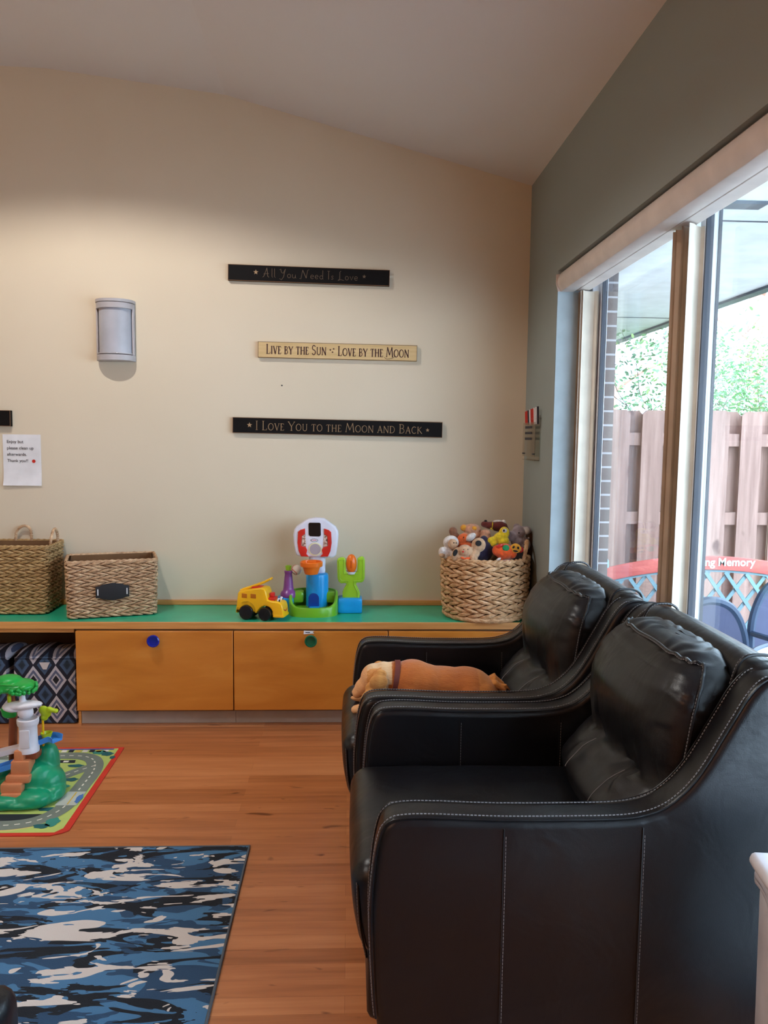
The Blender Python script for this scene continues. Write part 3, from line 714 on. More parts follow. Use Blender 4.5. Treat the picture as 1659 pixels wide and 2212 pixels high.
MB().box(-2.4, 0, -2.3, 0, 0, .008).build('pile', cam_.m, rg, bevel=.002)
MB().tube([(-2.4, .001, .005), (.001, .001, .005), (.001, -2.3, .005)], .0055, 8).build('bound_edge', plain('grey_binding', (84, 94, 104), .8), rg)
crumb = tag(MB().ell((-1.10-.22, 2.775, .006), (.012, .008, .006), (0, 0, .6)).ell((-1.305, 2.785, .008), (.012, .005, .004), (0, 0, .4)).build('paper_scrap', frame_w), 'tiny white scrap at the far edge of the camouflage rug', 'scrap')

pmt = {k: plain('mat_'+k, c, .75) for k, c in dict(lime=(184, 206, 112), sand=(216, 206, 130), road=(120, 132, 124), light=(188, 198, 192), dash=(232, 232, 220), teal=(52, 142, 130), dteal=(28, 98, 104), dark=(28, 36, 46), red=(206, 52, 34), blue=(66, 118, 190), pale=(170, 196, 190), yellow=(214, 186, 84), purple=(84, 84, 160)).items()}
pk = list(pmt); mi = {k: i for i, k in enumerate(pk)}
MO = Vector((-1.06, 2.85, 0))
mt = thing('play_mat', 'road-map play mat with a red border under the treehouse toy', 'play mat', tuple(MO))
MB().prism([(-1.25, 0), (-.04, 0), (-.0, .02), (.018, .04), (0, .834), (-1.25, .834)], 0, .006, 'z', m=0).build('border', pmt['red'], mt, bevel=.002)
pb = MB(); L0 = .0064
def poly(pts, k, z): pb.prism([(x, y) for x, y in pts], L0+z*.0003-.0003, L0+z*.0003, 'z', m=mi[k])
def wp(pts): return [(x-MO.x, y-MO.y) for x, y in pts]
def ribbon(c_, wd, k, z):
    c_ = [Vector((a, b, 0)) for a, b in c_]; l_ = []; r_ = []
    for i, p in enumerate(c_):
        t = (c_[min(len(c_)-1, i+1)]-c_[max(0, i-1)]).normalized(); nn = Vector((-t.y, t.x, 0)); l_.append(p+nn*wd/2); r_.append(p-nn*wd/2)
    zz = L0+z*.0003
    pb.grid([[(a.x, a.y, zz), (b.x, b.y, zz)] for a, b in zip(l_, r_)], m=mi[k])
poly([(-1.25, .018), (-.03, .018), (-.008, .05), (-.022, .816), (-1.25, .816)], 'lime', 0)
poly([(-1.25, .022), (-.5, .022), (-.2, .03), (-.12, .06), (-.3, .075), (-1.25, .06)], 'sand', 1)
poly([(-1.25, .14), (-.55, .16), (-.24, .62), (-.4, .76), (-1.25, .77)], 'pale', 1)
outer = [(x, y) for x, y, z in crom([(a, b, 0) for a, b in wp([(-2.2, 3.52), (-1.9, 3.55), (-1.6, 3.575), (-1.381, 3.578), (-1.253, 3.580), (-1.180, 3.555), (-1.138, 3.495), (-1.118, 3.40), (-1.118, 3.25), (-1.122, 3.10), (-1.142, 3.02), (-1.19, 2.958), (-1.26, 2.928), (-1.36, 2.922), (-1.6, 2.93), (-2.2, 2.95)])], 8)]
inner = [(x, y) for x, y, z in crom([(a, b, 0) for a, b in wp([(-1.128, 3.47), (-1.160, 3.44), (-1.198, 3.40), (-1.25, 3.34), (-1.33, 3.28), (-1.6, 3.24)])], 8)]
ribbon(inner, .062, 'road', 3); ribbon(outer, .072, 'road', 4)
for c_, dl in ((outer, .02), (inner, .02)):
    q = resample([(a, b, 0) for a, b in c_], .005); i = 0
    while i+4 < len(q): ribbon([(p.x, p.y) for p in q[i:i+5]], .006, 'dash', 6); i += 8
poly(wp([(-1.158, 3.205), (-1.082, 3.205), (-1.082, 3.082), (-1.168, 3.082)]), 'light', 7)
poly(wp([(-1.123, 3.2), (-1.117, 3.2), (-1.117, 3.09), (-1.123, 3.09)]), 'yellow', 8)
poly(wp([(-1.315, 3.53), (-1.236, 3.53), (-1.230, 3.500), (-1.305, 3.500)]), 'dark', 5); poly(wp([(-1.285, 3.522), (-1.262, 3.522), (-1.262, 3.505), (-1.285, 3.505)]), 'dash', 6)
poly(wp([(-1.9, 3.018), (-1.163, 3.012), (-1.178, 2.985), (-1.22, 2.966), (-1.30, 2.958), (-1.9, 2.968)]), 'dark', 3)
for k in range(9):
    x = -1.40+k*.032; poly(wp([(x, 3.622), (x+.024, 3.622), (x+.024, 3.648), (x, 3.648)]), ('dark', 'yellow', 'dash')[k % 3], 3)
poly(wp([(-1.42, 3.65), (-1.10, 3.65), (-1.10, 3.662), (-1.42, 3.662)]), 'purple', 4)
def blob(x, y, rx, ry, k, z, n=18, lob=5):
    poly(wp([(x+rx*(1+.16*math.sin(lob*2*PI*i/n))*math.cos(2*PI*i/n), y+ry*(1+.16*math.cos(lob*2*PI*i/n))*math.sin(2*PI*i/n)) for i in range(n)]), k, z)
for a in ((-1.155, 3.618, .035, .022, 'teal', 3), (-1.115, 3.600, .028, .022, 'dteal', 4), (-1.185, 3.325, .028, .018, 'dteal', 3), (-1.185, 3.26, .018, .012, 'teal', 3), (-1.215, 3.468, .035, .016, 'dteal', 4), (-1.18, 3.052, .042, .016, 'dteal', 3), (-1.125, 2.945, .026, .035, 'teal', 5), (-1.155, 2.915, .03, .018, 'dteal', 5), (-1.09, 3.14, .012, .04, 'blue', 9), (-1.08, 3.56, .012, .018, 'dteal', 4)): blob(*a)
pb.build('printed_road_map', [pmt[k] for k in pk], mt, weld=False, smooth=False)

# ------------------------------------------------------------------ fabric bins in the open bay
ik = Mat('ikat_fabric', rough=.85)
tc = ik.n('ShaderNodeTexCoord'); sp_ = ik.n('ShaderNodeSeparateXYZ'); ik.l(tc.outputs['Object'], sp_.inputs[0])
def mth(op, a, b=None):
    x = ik.n('ShaderNodeMath', operation=op)
    for i, v_ in enumerate((a, b)):
        if v_ is None: continue
        if hasattr(v_, 'is_linked'): ik.l(v_, x.inputs[i])
        else: x.inputs[i].default_value = v_
    return x.outputs[0]
def dia(ox, oz):  # distance field of a diamond lattice: 0 in the middle of a diamond, 1 on its rim
    w_ = ik.noise(30, detail=2); w_ = mth('MULTIPLY', mth('SUBTRACT', w_, .5), .10)
    a = mth('ABSOLUTE', mth('SUBTRACT', mth('FRACT', mth('ADD', mth('DIVIDE', sp_.outputs[0], .113), ox)), .5))
    b = mth('ABSOLUTE', mth('SUBTRACT', mth('FRACT', mth('ADD', mth('DIVIDE', sp_.outputs[2], .156), oz)), .5))
    return mth('ADD', mth('MULTIPLY', mth('ADD', a, b), 2), w_)
dA, dB = dia(.0, .0), dia(.5, .5)
colA = ik.ramp(dA, [(0, (16, 18, 28)), (.28, (16, 18, 28)), (.3, (176, 172, 182)), (.45, (84, 92, 118)), (.66, (84, 92, 118)), (.69, (176, 172, 182)), (.93, (176, 172, 182)), (.95, (16, 18, 34))], 'CONSTANT')
colB = ik.ramp(dB, [(0, (18, 30, 42)), (.3, (28, 44, 62)), (.36, (52, 72, 100)), (.62, (64, 88, 118)), (.7, (18, 22, 40)), (1, (18, 22, 40))])
gt = ik.n('ShaderNodeMath', operation='LESS_THAN'); ik.l(dA, gt.inputs[0]); gt.inputs[1].default_value = 1.0
ik.base(ik.mix(gt.outputs[0], colB, colA)).bump(ik.noise(400), .2, .002); ik = ik.m
lug = plain('white_fabric_tab', (196, 190, 192), .8); blk = plain('black_fabric', (20, 20, 24), .9)
def fbin(label, x):
    t = thing('fabric_bin', label, 'storage bin', (x, CF+.04, 0), group='patterned fabric bins in the open cabinet bay')
    MB().rbox(-.155, .155, .0, .30, .005, .328, .006, 6).build('box', ik, t)
    def ld(q, h):
        q = q.copy()
        if q.z > 0: q.z -= .03*(abs(q.y/h.y)**2) + .006*math.sin(q.x*40)
        return q
    MB().rbox(-.157, .157, .004, .30, .318, .375, .02, 14, disp=ld).build('lid', ik, t)
    MB().prism([(-.024, .326), (.028, .326), (.018, .305), (.012, .29), (-.006, .29), (-.014, .305)], -.004, .001, 'y').build('tab', lug, t)
    return t
fb = fbin('navy and white diamond-patterned fabric bin beside the drawer cabinets', -1.548); fb2 = copy_tree(fb); fb2.location.x = -1.895
fb2['label'] = 'diamond-patterned fabric bin cut off by the left edge of the photo'

# ------------------------------------------------------------------ plastic toys
def pl_(name, c, r=.28): return plain('plastic_'+name, c, r)
PW, PG, PBL, PO, PPU, PLI, PR_, PY, PK = pl_('white', (222, 222, 236)), pl_('green', (112, 178, 40)), pl_('blue', (22, 156, 232)), pl_('orange', (240, 116, 30)), pl_('purple', (132, 68, 140)), pl_('lime', (154, 200, 46)), pl_('red', (206, 44, 34)), pl_('yellow', (244, 186, 24)), pl_('black', (16, 16, 18), .2)
PDB = pl_('dark_blue', (12, 62, 150)); mirror = plain('toy_mirror', (170, 160, 168), .2); pic = Mat('crowd_picture', rough=.5)
pic.base(pic.ramp(pic.noise(90, detail=3), [(.35, (96, 60, 50)), (.5, (190, 150, 130)), (.62, (230, 220, 210)), (.7, (180, 60, 50))])); pic = pic.m
HO = Vector((-.185, 4.20, CZ))
def q(X, Y): return (-.18+(480+X/4.366-680)*.00247-HO.x, 1.061-(1080+Y/4.366-1118)*.00252-HO.z)
ht = thing('sports_activity_toy', 'toy basketball hoop with green base, purple tee and lime goal post', 'toy', tuple(HO))
n = 56; rings = {k: [] for k in 'abcdef'}
for i in range(n):
    a = 2*PI*i/n; c_, s_ = math.cos(a), math.sin(a); x = .132*math.copysign(abs(c_)**.8, c_); y = .118*math.copysign(abs(s_)**.75, s_)-.012
    h = .050+.068*min(1, max(0, (y+.115)/.12))**1.2
    for k, (f_, z) in dict(a=(1.0, 0), b=(.99, h-.006), c=(.965, h), d=(.90, h), e=(.87, h-.008), f=(.80, .034)).items(): rings[k].append((x*f_, (y+.012)*f_-.012, z))
gb = MB().grid([rings[k] for k in 'abcdef'], cv=True, caps=True).build('base', PG, ht, angle=60)
MB().rbox(-.127, -.052, .0, .09, .05, .112, .015, 6).build('side_ledge', PG, ht); MB().rbox(.052, .127, .0, .09, .05, .112, .015, 6).build('side_ledge', PG, ht)
MB().lathe([(.0605, .03), (.0605, .195), (.058, .206), (.050, .212), (.001, .212)], 40, (.018, .03, 0)).build('column', PBL, ht)
ar = [(q(818, 1005)[0], .035), (q(818, 1005)[0], .083)]+[(q(868, 0)[0]+.0285*math.cos(PI-PI*k/12), .083+.0285*math.sin(PI*k/12)) for k in range(13)]+[(q(920, 1005)[0], .035)]
MB().prism(ar, -.038, -.0, 'y').build('ball_exit', PDB, ht); MB().box(q(830, 0)[0], q(920, 0)[0], -.07, -.03, .036, .042).build('ramp', PBL, ht)
MB().rbox(-.028, .062, .02, .065, .2, .33, .02, 8).build('post', PW, ht)
bo = [q(*p) for p in ((815, 178), (880, 168), (960, 175), (990, 195), (1070, 250), (1093, 290), (1098, 330), (1090, 420), (1078, 515), (1060, 535), (1035, 545), (950, 538), (820, 538), (730, 535), (700, 520), (686, 490), (672, 400), (668, 330), (678, 280), (700, 250), (780, 195))]
MB().prism(bo, -.0, .05, 'y', r=.012).build('backboard', PW, ht, angle=60)
for sg in (0, 1):
    fl = (lambda p: p) if sg == 0 else (lambda p: (1744-p[0], p[1]))
    MB().prism([q(*fl(p)) for p in ((716, 300), (740, 280), (782, 268), (783, 318), (752, 338), (745, 430), (790, 443), (803, 470), (795, 505), (818, 532), (745, 530), (722, 480), (710, 400))], -.006, .004, 'y', r=.002).build('trim', PR_, ht)
    MB().prism([q(*fl(p)) for p in ((754, 334), (783, 318), (792, 442), (750, 430))], -.002, .002, 'y').build('picture', pic, ht)
MB().prism([q(*p) for p in ((822, 214), (920, 214), (928, 224), (930, 330), (918, 342), (828, 340), (816, 326), (814, 225))], -.003, .002, 'y').build('screen', PK, ht)
cx_, cz_ = q(870, 377)
MB().prism([(cx_+.0185*math.cos(a), cz_+.0085*math.sin(a)) for a in [2*PI*k/24 for k in range(24)]], -.0025, .001, 'y').build('badge', PK, ht)
MB().prism([(cx_+.0165*math.cos(a), cz_+.0068*math.sin(a)) for a in [2*PI*k/24 for k in range(24)]], -.0032, .001, 'y').build('badge_face', PW, ht)
MB().box(cx_-.011, cx_+.011, -.0038, -.003, cz_-.0015, cz_+.0015).build('badge_mark', PR_, ht)
mx, mz = q(878, 462); MY = Matrix.Translation((mx, 0, mz)) @ Matrix.Rotation(PI/2, 4, 'X')
MB().lathe([(.036, -.002), (.036, .003), (.030, .004), (.030, -.002)], 28, M=MY).build('mirror_ring', pl_('cream', (226, 222, 180)), ht); MB().lathe([(.0295, 0), (.0295, .003)], 28, M=MY).build('mirror', mirror, ht)
hx, _z = q(848, 0)
MB().lathe([(.001, .222), (.034, .222), (.036, .226), (.047, .262), (.058, .264), (.0595, .270), (.0595, .286), (.056, .290), (.050, .288), (.045, .262), (.033, .230), (.001, .228)], 36, (hx, -.066, 0)).build('hoop', PO, ht)
MB().rbox(hx-.025, hx+.025, -.03, .01, .262, .288, .006, 4).build('hoop_arm', PO, ht)
tx, _z = q(622, 0)
tee = MB().lathe([(.001, .082), (.043, .082), (.044, .100), (.038, .112), (.030, .118), (.027, .135), (.022, .19), (.0195, .207), (.021, .211), (.023, .220), (.021, .226), (.0001, .227)], 28, (tx, .02, 0)).build('batting_tee', PPU, ht, angle=60)
MB().lathe([(.014, .225), (.015, .235), (.017, .252), (.013, .252), (.012, .232)], 20, (tx, .02, 0)).build('tee_cup', PLI, tee)
MB().rbox(tx-.06, tx+.03, -.03, .07, 0, .084, .012, 6).build('tee_base', PBL, ht)
go = [q(*p) for p in ((1085, 575), (1092, 552), (1115, 540), (1148, 540), (1168, 555), (1170, 600), (1171, 665), (1180, 680), (1268, 680), (1278, 665), (1280, 600), (1280, 552), (1298, 537), (1326, 530), (1346, 545), (1351, 570), (1350, 735), (1338, 765), (1320, 776), (1278, 777), (1266, 790), (1290, 835), (1305, 870), (1305, 935), (1138, 935), (1140, 865), (1155, 830), (1178, 790), (1165, 782), (1125, 786), (1100, 765), (1090, 735))]
gl = MB().prism(go, .0, .032, 'y', r=.005).build('goal_post', PLI, ht, angle=60)
gi = [q(*p) for p in ((1160, 930), (1160, 868), (1195, 800), (1195, 760), (1130, 760), (1110, 735), (1105, 570), (1148, 562), (1150, 690), (1290, 690), (1300, 560), (1332, 555), (1330, 740), (1310, 758), (1248, 762), (1248, 795), (1285, 868), (1285, 930))]
MB().tube([(x, -.001, z) for x, z in gi], .0022, 6).build('raised_rib', PLI, gl)
gx0, gx1 = q(1095, 0)[0], q(1328, 0)[0]
MB().rbox(gx0, gx1, -.03, .075, 0, .082, .01, 6).build('goal_base', PBL, ht); MB().box(q(1070, 0)[0]-.01, gx0+.01, -.015, .03, 0, .04).build('connector', PG, ht, bevel=.003)
fx, fz = q(1222, 690); MB().lathe([(.001, 0), (.022, 0), (.027, .014), (.024, .014), (.018, .004), (.001, .004)], 24, (fx, .012, fz-.004)).build('ball_cup', PW, ht)
# balls
bx, bz = q(698, 663)
ball = thing('toy_baseball', 'white toy baseball with red seams beside the purple tee', 'ball', (HO.x+bx+.002, HO.y+.02, HO.z+bz))
MB().ell((0, 0, 0), .0268, seg=24, rings=16).build('ball_skin', pl_('ivory', (222, 214, 204), .5), ball)
sm_ = [Vector((.0272*math.sin(.7*math.sin(2*t)+.6)*-1*1, -.0272*math.cos(.7*math.sin(2*t)+.6)*math.cos(t), .0272*math.cos(.7*math.sin(2*t)+.6)*math.sin(t))) for t in [2*PI*k/60 for k in range(60)]]
MB().tube(sm_, .0016, 5, closed=True).build('seam', PR_, ball)
fx, fz = q(1222, 602)
fbt = thing('toy_football', 'orange toy football standing in the lime goal post', 'ball', (HO.x+fx, HO.y+.012, HO.z+fz+.002))
MB().ell((0, 0, 0), (.029, .027, .051), p=.92, seg=24, rings=16).build('ball_skin', PO, fbt); MB().tube([(0, -.0275, -.02), (0, -.029, 0), (0, -.0275, .02)], .003, 6).build('lace', pl_('dark_orange', (206, 90, 24)), fbt)
# fire truck
tk = thing('toy_fire_truck', 'yellow toy truck with a ladder and black wheels on the worktop', 'toy truck', (-.445, 4.055, CZ), R(-14))
def q2(X, Y): return ((X-385)*.00058, (1146-Y)*.00055)
body = [q2(*p) for p in ((158, 1088), (165, 1050), (182, 900), (196, 880), (240, 868), (330, 850), (400, 838), (432, 846), (448, 880), (462, 950), (500, 958), (556, 962), (588, 980), (600, 1010), (606, 1060), (604, 1098), (566, 1112), (520, 1112), (505, 1085))]
body += [(q2(440, 0)[0]+.040*math.cos(a), q2(0, 1080)[1]+.040*math.sin(a)) for a in [R(d) for d in range(20, 161, 20)]] + [q2(360, 1080), q2(340, 1080)] + [(q2(265, 0)[0]+.044*math.cos(a), q2(0, 1065)[1]+.044*math.sin(a)) for a in [R(d) for d in range(20, 161, 20)]] + [q2(180, 1088)]
MB().prism(body, -.045, .045, 'y', r=.008).build('body', PY, tk, angle=60)
pod = pl_('window_orange', (190, 110, 20))
for a, b in ((222, 272), (305, 355)): MB().prism([q2(a, 896), q2(b, 900), q2(b, 940), q2(a, 938)], -.0465, -.044, 'y', r=.0008).build('side_window', pod, tk)
for X, Y, r_ in ((265, 1065, .039), (440, 1080, .035)):
    for sg in (-1, 1):
        x, z = q2(X, 0)[0], r_
        wq = MB().lathe([(.001, -.013), (r_*.55, -.012), (r_*.9, -.013), (r_, -.007), (r_, .007), (r_*.9, .013), (.001, .013)], 28, M=Matrix.Translation((x, sg*.044, z)) @ Matrix.Rotation(PI/2, 4, 'X')).build('wheel', PK, tk)
ld = MB()
for sg in (-.016, .016): ld.tube([(q2(190, 0)[0], sg, q2(0, 880)[1]), (q2(400, 0)[0], sg, q2(0, 800)[1]), (q2(472, 0)[0], sg, q2(0, 758)[1])], .0055, 8)
for k in range(8): t_ = k/7; ld.tube([(q2(200+t_*262, 0)[0], -.016, q2(0, 876-t_*112)[1]), (q2(200+t_*262, 0)[0], .016, q2(0, 876-t_*112)[1])], .004, 6)
ld.build('ladder', PY, tk, weld=False)
MB().rbox(q2(300, 0)[0], q2(392, 0)[0], -.025, .025, q2(0, 865)[1], q2(0, 832)[1], .005, 4).build('ladder_mount', PR_, tk)
MB().rbox(q2(456, 0)[0], q2(515, 0)[0], -.03, .03, q2(0, 962)[1], q2(0, 930)[1], .005, 4).build('hood_block', PR_, tk); MB().rbox(q2(464, 0)[0], q2(502, 0)[0], -.015, .015, q2(0, 932)[1], q2(0, 888)[1], .006, 4).build('hood_light', PR_, tk)
for sg in (-1, 1):
    e = MB().ell((q2(552, 0)[0], sg*.022, q2(0, 955)[1]), (.009, .009, .012)).build('eye', PW, tk); MB().ell((q2(552, 0)[0]+.006, sg*.024-.003, q2(0, 955)[1]), (.004, .005, .007)).build('pupil', PK, e)
MB().tube(crom([(q2(598, 0)[0], -.03, .062), (q2(606, 0)[0], -.012, .052), (q2(606, 0)[0], .012, .052), (q2(598, 0)[0], .03, .062)], 5), .003, 6).build('smile', PR_, tk)
MB().rbox(q2(510, 0)[0], q2(612, 0)[0], -.047, .047, q2(0, 1112)[1], q2(0, 1080)[1], .006, 4).build('bumper', PY, tk)

# ------------------------------------------------------------------ soft toys in the round basket
def fur(name, c, nb=120):
    m = Mat('plush_'+name, c, .95); m.base(m.ramp(m.noise(60, detail=3), [(.3, [v*.86 for v in c]), (.7, [min(255, v*1.06) for v in c])])); m.bump(m.noise(nb*3, detail=3), .6, .003)
    m.b.inputs['Sheen Weight'].default_value = .3; return m.m
def pq(X, Y): return .493+(900+X/5.184-953)*.00248, .884-(1080+Y/5.184-1195)*.0025
def plush(label, X, Y, y, shapes, mat, extras=(), vox=.0035):
    x0, z0 = pq(X, Y); t = thing('soft_toy', label, 'soft toy', (x0, y, z0), group='soft toys heaped in the round basket')
    mb = MB(); S = .000478
    for dx, dy, dz, rx, ry, rz, *ro in shapes: mb.ell((dx*S, dy, -dz*S), (rx*S, ry*S, rz*S), (0, R(ro[0]) if ro else 0, 0))
    remesh(mb, 'body', mat, t, vox, 3)
    for nm, mt_, sh in extras:
        for dx, dy, dz, rx, ry, rz, *ro in sh: MB().ell((dx*S, dy, -dz*S), (rx*S, ry*S, rz*S), (0, R(ro[0]) if ro else 0, 0)).build(nm, mt_, t)
    return t
FW, FT, FB, FO, FPch, FN, FRd, FYe, FGy, FOr, FBr, FPk, FGo, FGn, FK = [fur(*a) for a in (('white', (226, 218, 214)), ('tan', (206, 164, 128)), ('brown', (140, 92, 66)), ('orange', (232, 104, 44)), ('peach', (214, 154, 120)), ('navy', (40, 30, 62)), ('maroon', (104, 34, 26)), ('yellow', (238, 206, 34)), ('grey', (156, 142, 148)), ('pumpkin', (240, 92, 30)), ('dark_brown', (92, 64, 40)), ('pink', (206, 164, 184)), ('gold', (232, 160, 44)), ('green', (30, 140, 84)), ('black', (22, 18, 20)))]
plush('white hooded lamb soft toy at the basket\'s left rim', 370, 470, 4.07, [(0, .012, -5, 88, 62, 78), (-95, 0, 100, 46, 46, 60), (-40, .01, 110, 80, 60, 70), (20, .0, 120, 40, 50, 60)], FW,
      [('face', FT, [(12, -.022, 5, 56, 36, 58)]), ('paw', FT, [(-100, -.008, 130, 34, 40, 32)]), ('eye', FK, [(18, -.040, -15, 7, 5, 7), (45, -.036, -12, 7, 5, 7)])])
plush('plain brown rounded soft toy behind the white lamb', 420, 370, 4.15, [(-10, 0, -10, 48, 44, 50), (10, 0, 60, 60, 50, 60), (30, 0, 140, 80, 60, 60)], FB)
plush('peach bear soft toy with ginger ears at the back of the basket', 640, 350, 4.20, [(0, 0, 0, 100, 80, 66), (40, 0, 60, 90, 80, 60), (-95, 0, -20, 44, 24, 42), (-10, 0, 90, 120, 80, 80)], FPch,
      [('ear', FGo, [(-100, -.010, -20, 34, 20, 34), (15, -.034, -22, 28, 14, 24, 20)])])
plush('orange fox soft toy with a white cheek, left of the heap', 520, 440, 4.11, [(-10, 0, -10, 70, 50, 56, -35), (-50, 0, 30, 50, 40, 40), (20, 0, 80, 90, 60, 60)], FO,
      [('cheek', FW, [(70, -.014, -30, 66, 36, 38, -35)]), ('eye', FK, [(-10, -.026, -30, 6, 6, 10, 30)])])
plush('tan puppy soft toy with a red bow and dark-patched ears', 500, 560, 4.00, [(0, 0, -30, 80, 60, 66), (0, .01, 60, 110, 60, 60), (90, -.012, 50, 50, 46, 50), (150, .006, -90, 80, 40, 80, 20), (-95, .006, 10, 44, 34, 80, 20), (110, .01, 0, 60, 50, 60)], FT,
      [('ear_patch', FK, [(140, -.016, -115, 34, 10, 32, 0), (-108, -.012, -10, 24, 10, 40, 20)]), ('bow', FOr, [(-30, -.030, 42, 26, 12, 12, 15), (20, -.030, 46, 30, 12, 14, -10)]), ('nose', PR_, [(-30, -.036, -30, 12, 12, 12)]), ('eye', FK, [(-22, -.031, -52, 5, 5, 6), (22, -.032, -52, 5, 5, 6)])])
plush('round navy soft toy low in the middle of the heap', 720, 560, 4.10, [(0, 0, 0, 130, 110, 130), (20, 0, -110, 50, 50, 60)], FN)
plush('maroon horse soft toy with a yellow bridle at the top of the heap', 870, 310, 4.19, [(-85, 0, -22, 52, 44, 38), (-20, 0, -10, 80, 48, 44), (70, 0, 0, 100, 60, 60), (130, 0, 50, 60, 60, 60)], FRd,
      [('bridle', FYe, [(-12, -.014, -12, 8, 22, 42, 8), (-20, -.024, 26, 22, 6, 7, 30)]), ('mane', FW, [(60, .004, -52, 60, 30, 20), (125, .004, -40, 26, 30, 34)]), ('nostril', FK, [(-85, -.006, -60, 18, 14, 14)])])
plush('cream soft toy muzzle tucked between bear and horse', 775, 375, 4.15, [(0, 0, 0, 60, 50, 40), (0, 0, 60, 70, 60, 60)], FPch)
plush('yellow duck soft toy with a round white eye', 930, 390, 4.09, [(30, 0, -30, 60, 54, 70), (-20, 0, 10, 70, 50, 50, -20), (-110, 0, 48, 56, 30, 34, -25), (-90, -.006, 92, 40, 26, 26, -25), (20, 0, 60, 70, 60, 60)], FYe,
      [('eye', FW, [(24, -.024, -62, 28, 12, 24)]), ('pupil', FK, [(14, -.030, -64, 10, 6, 14)])])
plush('grey elephant soft toy with pale ears at the basket\'s right side', 1150, 400, 4.13, [(-10, 0, -40, 80, 66, 76), (-90, -.01, 0, 70, 46, 60), (40, .01, 100, 90, 70, 90), (70, .006, -60, 66, 30, 50), (-30, .01, -105, 40, 26, 30), (-20, 0, 60, 80, 60, 70)], FGy,
      [('ear_lining', FW, [(62, -.012, -62, 44, 12, 40)]), ('eye', FK, [(-22, -.030, -40, 8, 6, 9)]), ('tusk', FW, [(-95, -.024, 14, 12, 10, 10)])])
plush('orange pumpkin soft toy with a green stem patch and grinning face flap', 930, 540, 4.01, [(0, 0, 0, 106, 80, 88), (-80, 0, -10, 50, 50, 60), (90, 0, 20, 50, 50, 60), (0, .006, 90, 70, 60, 60)], FOr,
      [('stem_patch', FGn, [(5, -.034, -48, 38, 12, 34)]), ('ribbon', PR_, [(-60, -.026, -70, 40, 10, 18, -25), (180, .0, -20, 34, 14, 34, 20)]), ('face_flap', FGo, [(118, -.022, -42, 60, 12, 52, 20)]), ('flap_face', FK, [(90, -.030, -56, 12, 5, 16, 30), (140, -.029, -48, 12, 5, 16, -20), (112, -.030, -14, 28, 5, 10, 10)]), ('white_trim', FW, [(-68, -.020, 84, 34, 14, 16, -35)])])
plush('small brown bat soft toy with a pink wing on the front rim', 915, 640, 3.972, [(0, 0, 0, 110, 36, 26, -12), (70, 0, 6, 50, 40, 34)], FBr, [('wing_lining', FPk, [(-10, -.014, -2, 78, 10, 18, -14)])])
plush('black soft toy deep at the basket\'s right side', 1090, 600, 4.04, [(0, 0, 0, 90, 80, 90)], FK)
plush('dark brown soft toy standing behind the elephant by the grey wall', 1290, 470, 4.18, [(-10, 0, -40, 40, 60, 110), (-20, 0, 90, 50, 60, 100)], FBr, [('button', PW, [(-30, -.032, -40, 12, 8, 12)])])

# ------------------------------------------------------------------ dog asleep on the far armchair
dg_ = thing('dog', 'golden dog with a cream neck patch lying asleep on the further armchair', 'dog', (.30, 2.95, .462))
dm = Mat('golden_fur', rough=.9); at_ = dm.n('ShaderNodeAttribute', attribute_name='coat'); fn = dm.noise(1, dm.co((30, 90, 90)), 5, .7, .5)
dm.base(dm.mix(.55, at_.outputs['Color'], dm.mix(fn, rgb(120, 62, 24), rgb(255, 210, 160)), 'SOFT_LIGHT')).bump(dm.noise(1, dm.co((60, 260, 260)), 4), .6, .004); dm.b.inputs['Sheen Weight'].default_value = .25; dm = dm.m
mb = MB(); E = lambda x, y, z, rx, ry, rz, ro=0, rzz=0: mb.ell((x-.30, y, z-.462), (rx, ry, rz), (0, R(ro), R(rzz)))
E(.36, .01, .538, .19, .092, .074, 2); E(.29, -.0, .548, .11, .090, .078, 2); E(.235, -.082, .515, .045, .022, .040, -25); E(.47, -.078, .515, .055, .026, .045, 15); E(.25, 0, .556, .10, .088, .086, 0); E(.46, .01, .535, .11, .10, .074, 4); E(.51, 0, .520, .075, .095, .062)   # trunk
E(.18, 0, .572, .06, .058, .064, 10); E(.14, 0, .575, .05, .056, .060)                                                                     # neck
E(.105, 0, .572, .055, .056, .056, -20); E(.065, 0, .538, .042, .034, .034, -45); E(.038, 0, .512, .022, .024, .022, -45)                    # head, muzzle
E(.50, -.065, .50, .07, .035, .045, 10); E(.46, -.085, .478, .06, .022, .018)                                                             # haunch
E(.22, -.065, .50, .05, .030, .045, -20); E(.14, -.060, .476, .07, .022, .018, 0); E(.07, -.058, .474, .05, .020, .016, 0); E(.035, -.058, .466, .022, .020, .018)  # foreleg
E(.14, .060, .476, .07, .022, .018, 0); E(.06, .055, .474, .05, .020, .016, 0); E(.50, .07, .50, .07, .035, .045, 10); E(.34, 0, .50, .16, .08, .038)
def coat(me):
    ca = me.color_attributes.new('coat', 'BYTE_COLOR', 'POINT')
    for i, v_ in enumerate(me.vertices):
        x, y, z = v_.co.x+.30, v_.co.y, v_.co.z+.462
        nz = noise.noise(Vector((x*14, y*14, z*14)))*.5+.5
        c_ = [a*(.88+.2*nz) for a in (186, 114, 52)]
        if x < .155 or (x < .17 and z > .56): c_ = [226, 196, 160] if (abs(y) < .03 or x > .130) else [212, 160, 100]
        if x < .075: c_ = [226, 180, 136]
        if x > .50: c_ = [a*(.95+.1*nz) for a in (202, 132, 62)]
        ca.data[i].color = rgb(*[min(255, a) for a in c_])
remesh(mb, 'body', dm, dg_, .0045, 16, post=coat)
me_fix = [o for o in dg_.children if o.name.startswith('body')][0]
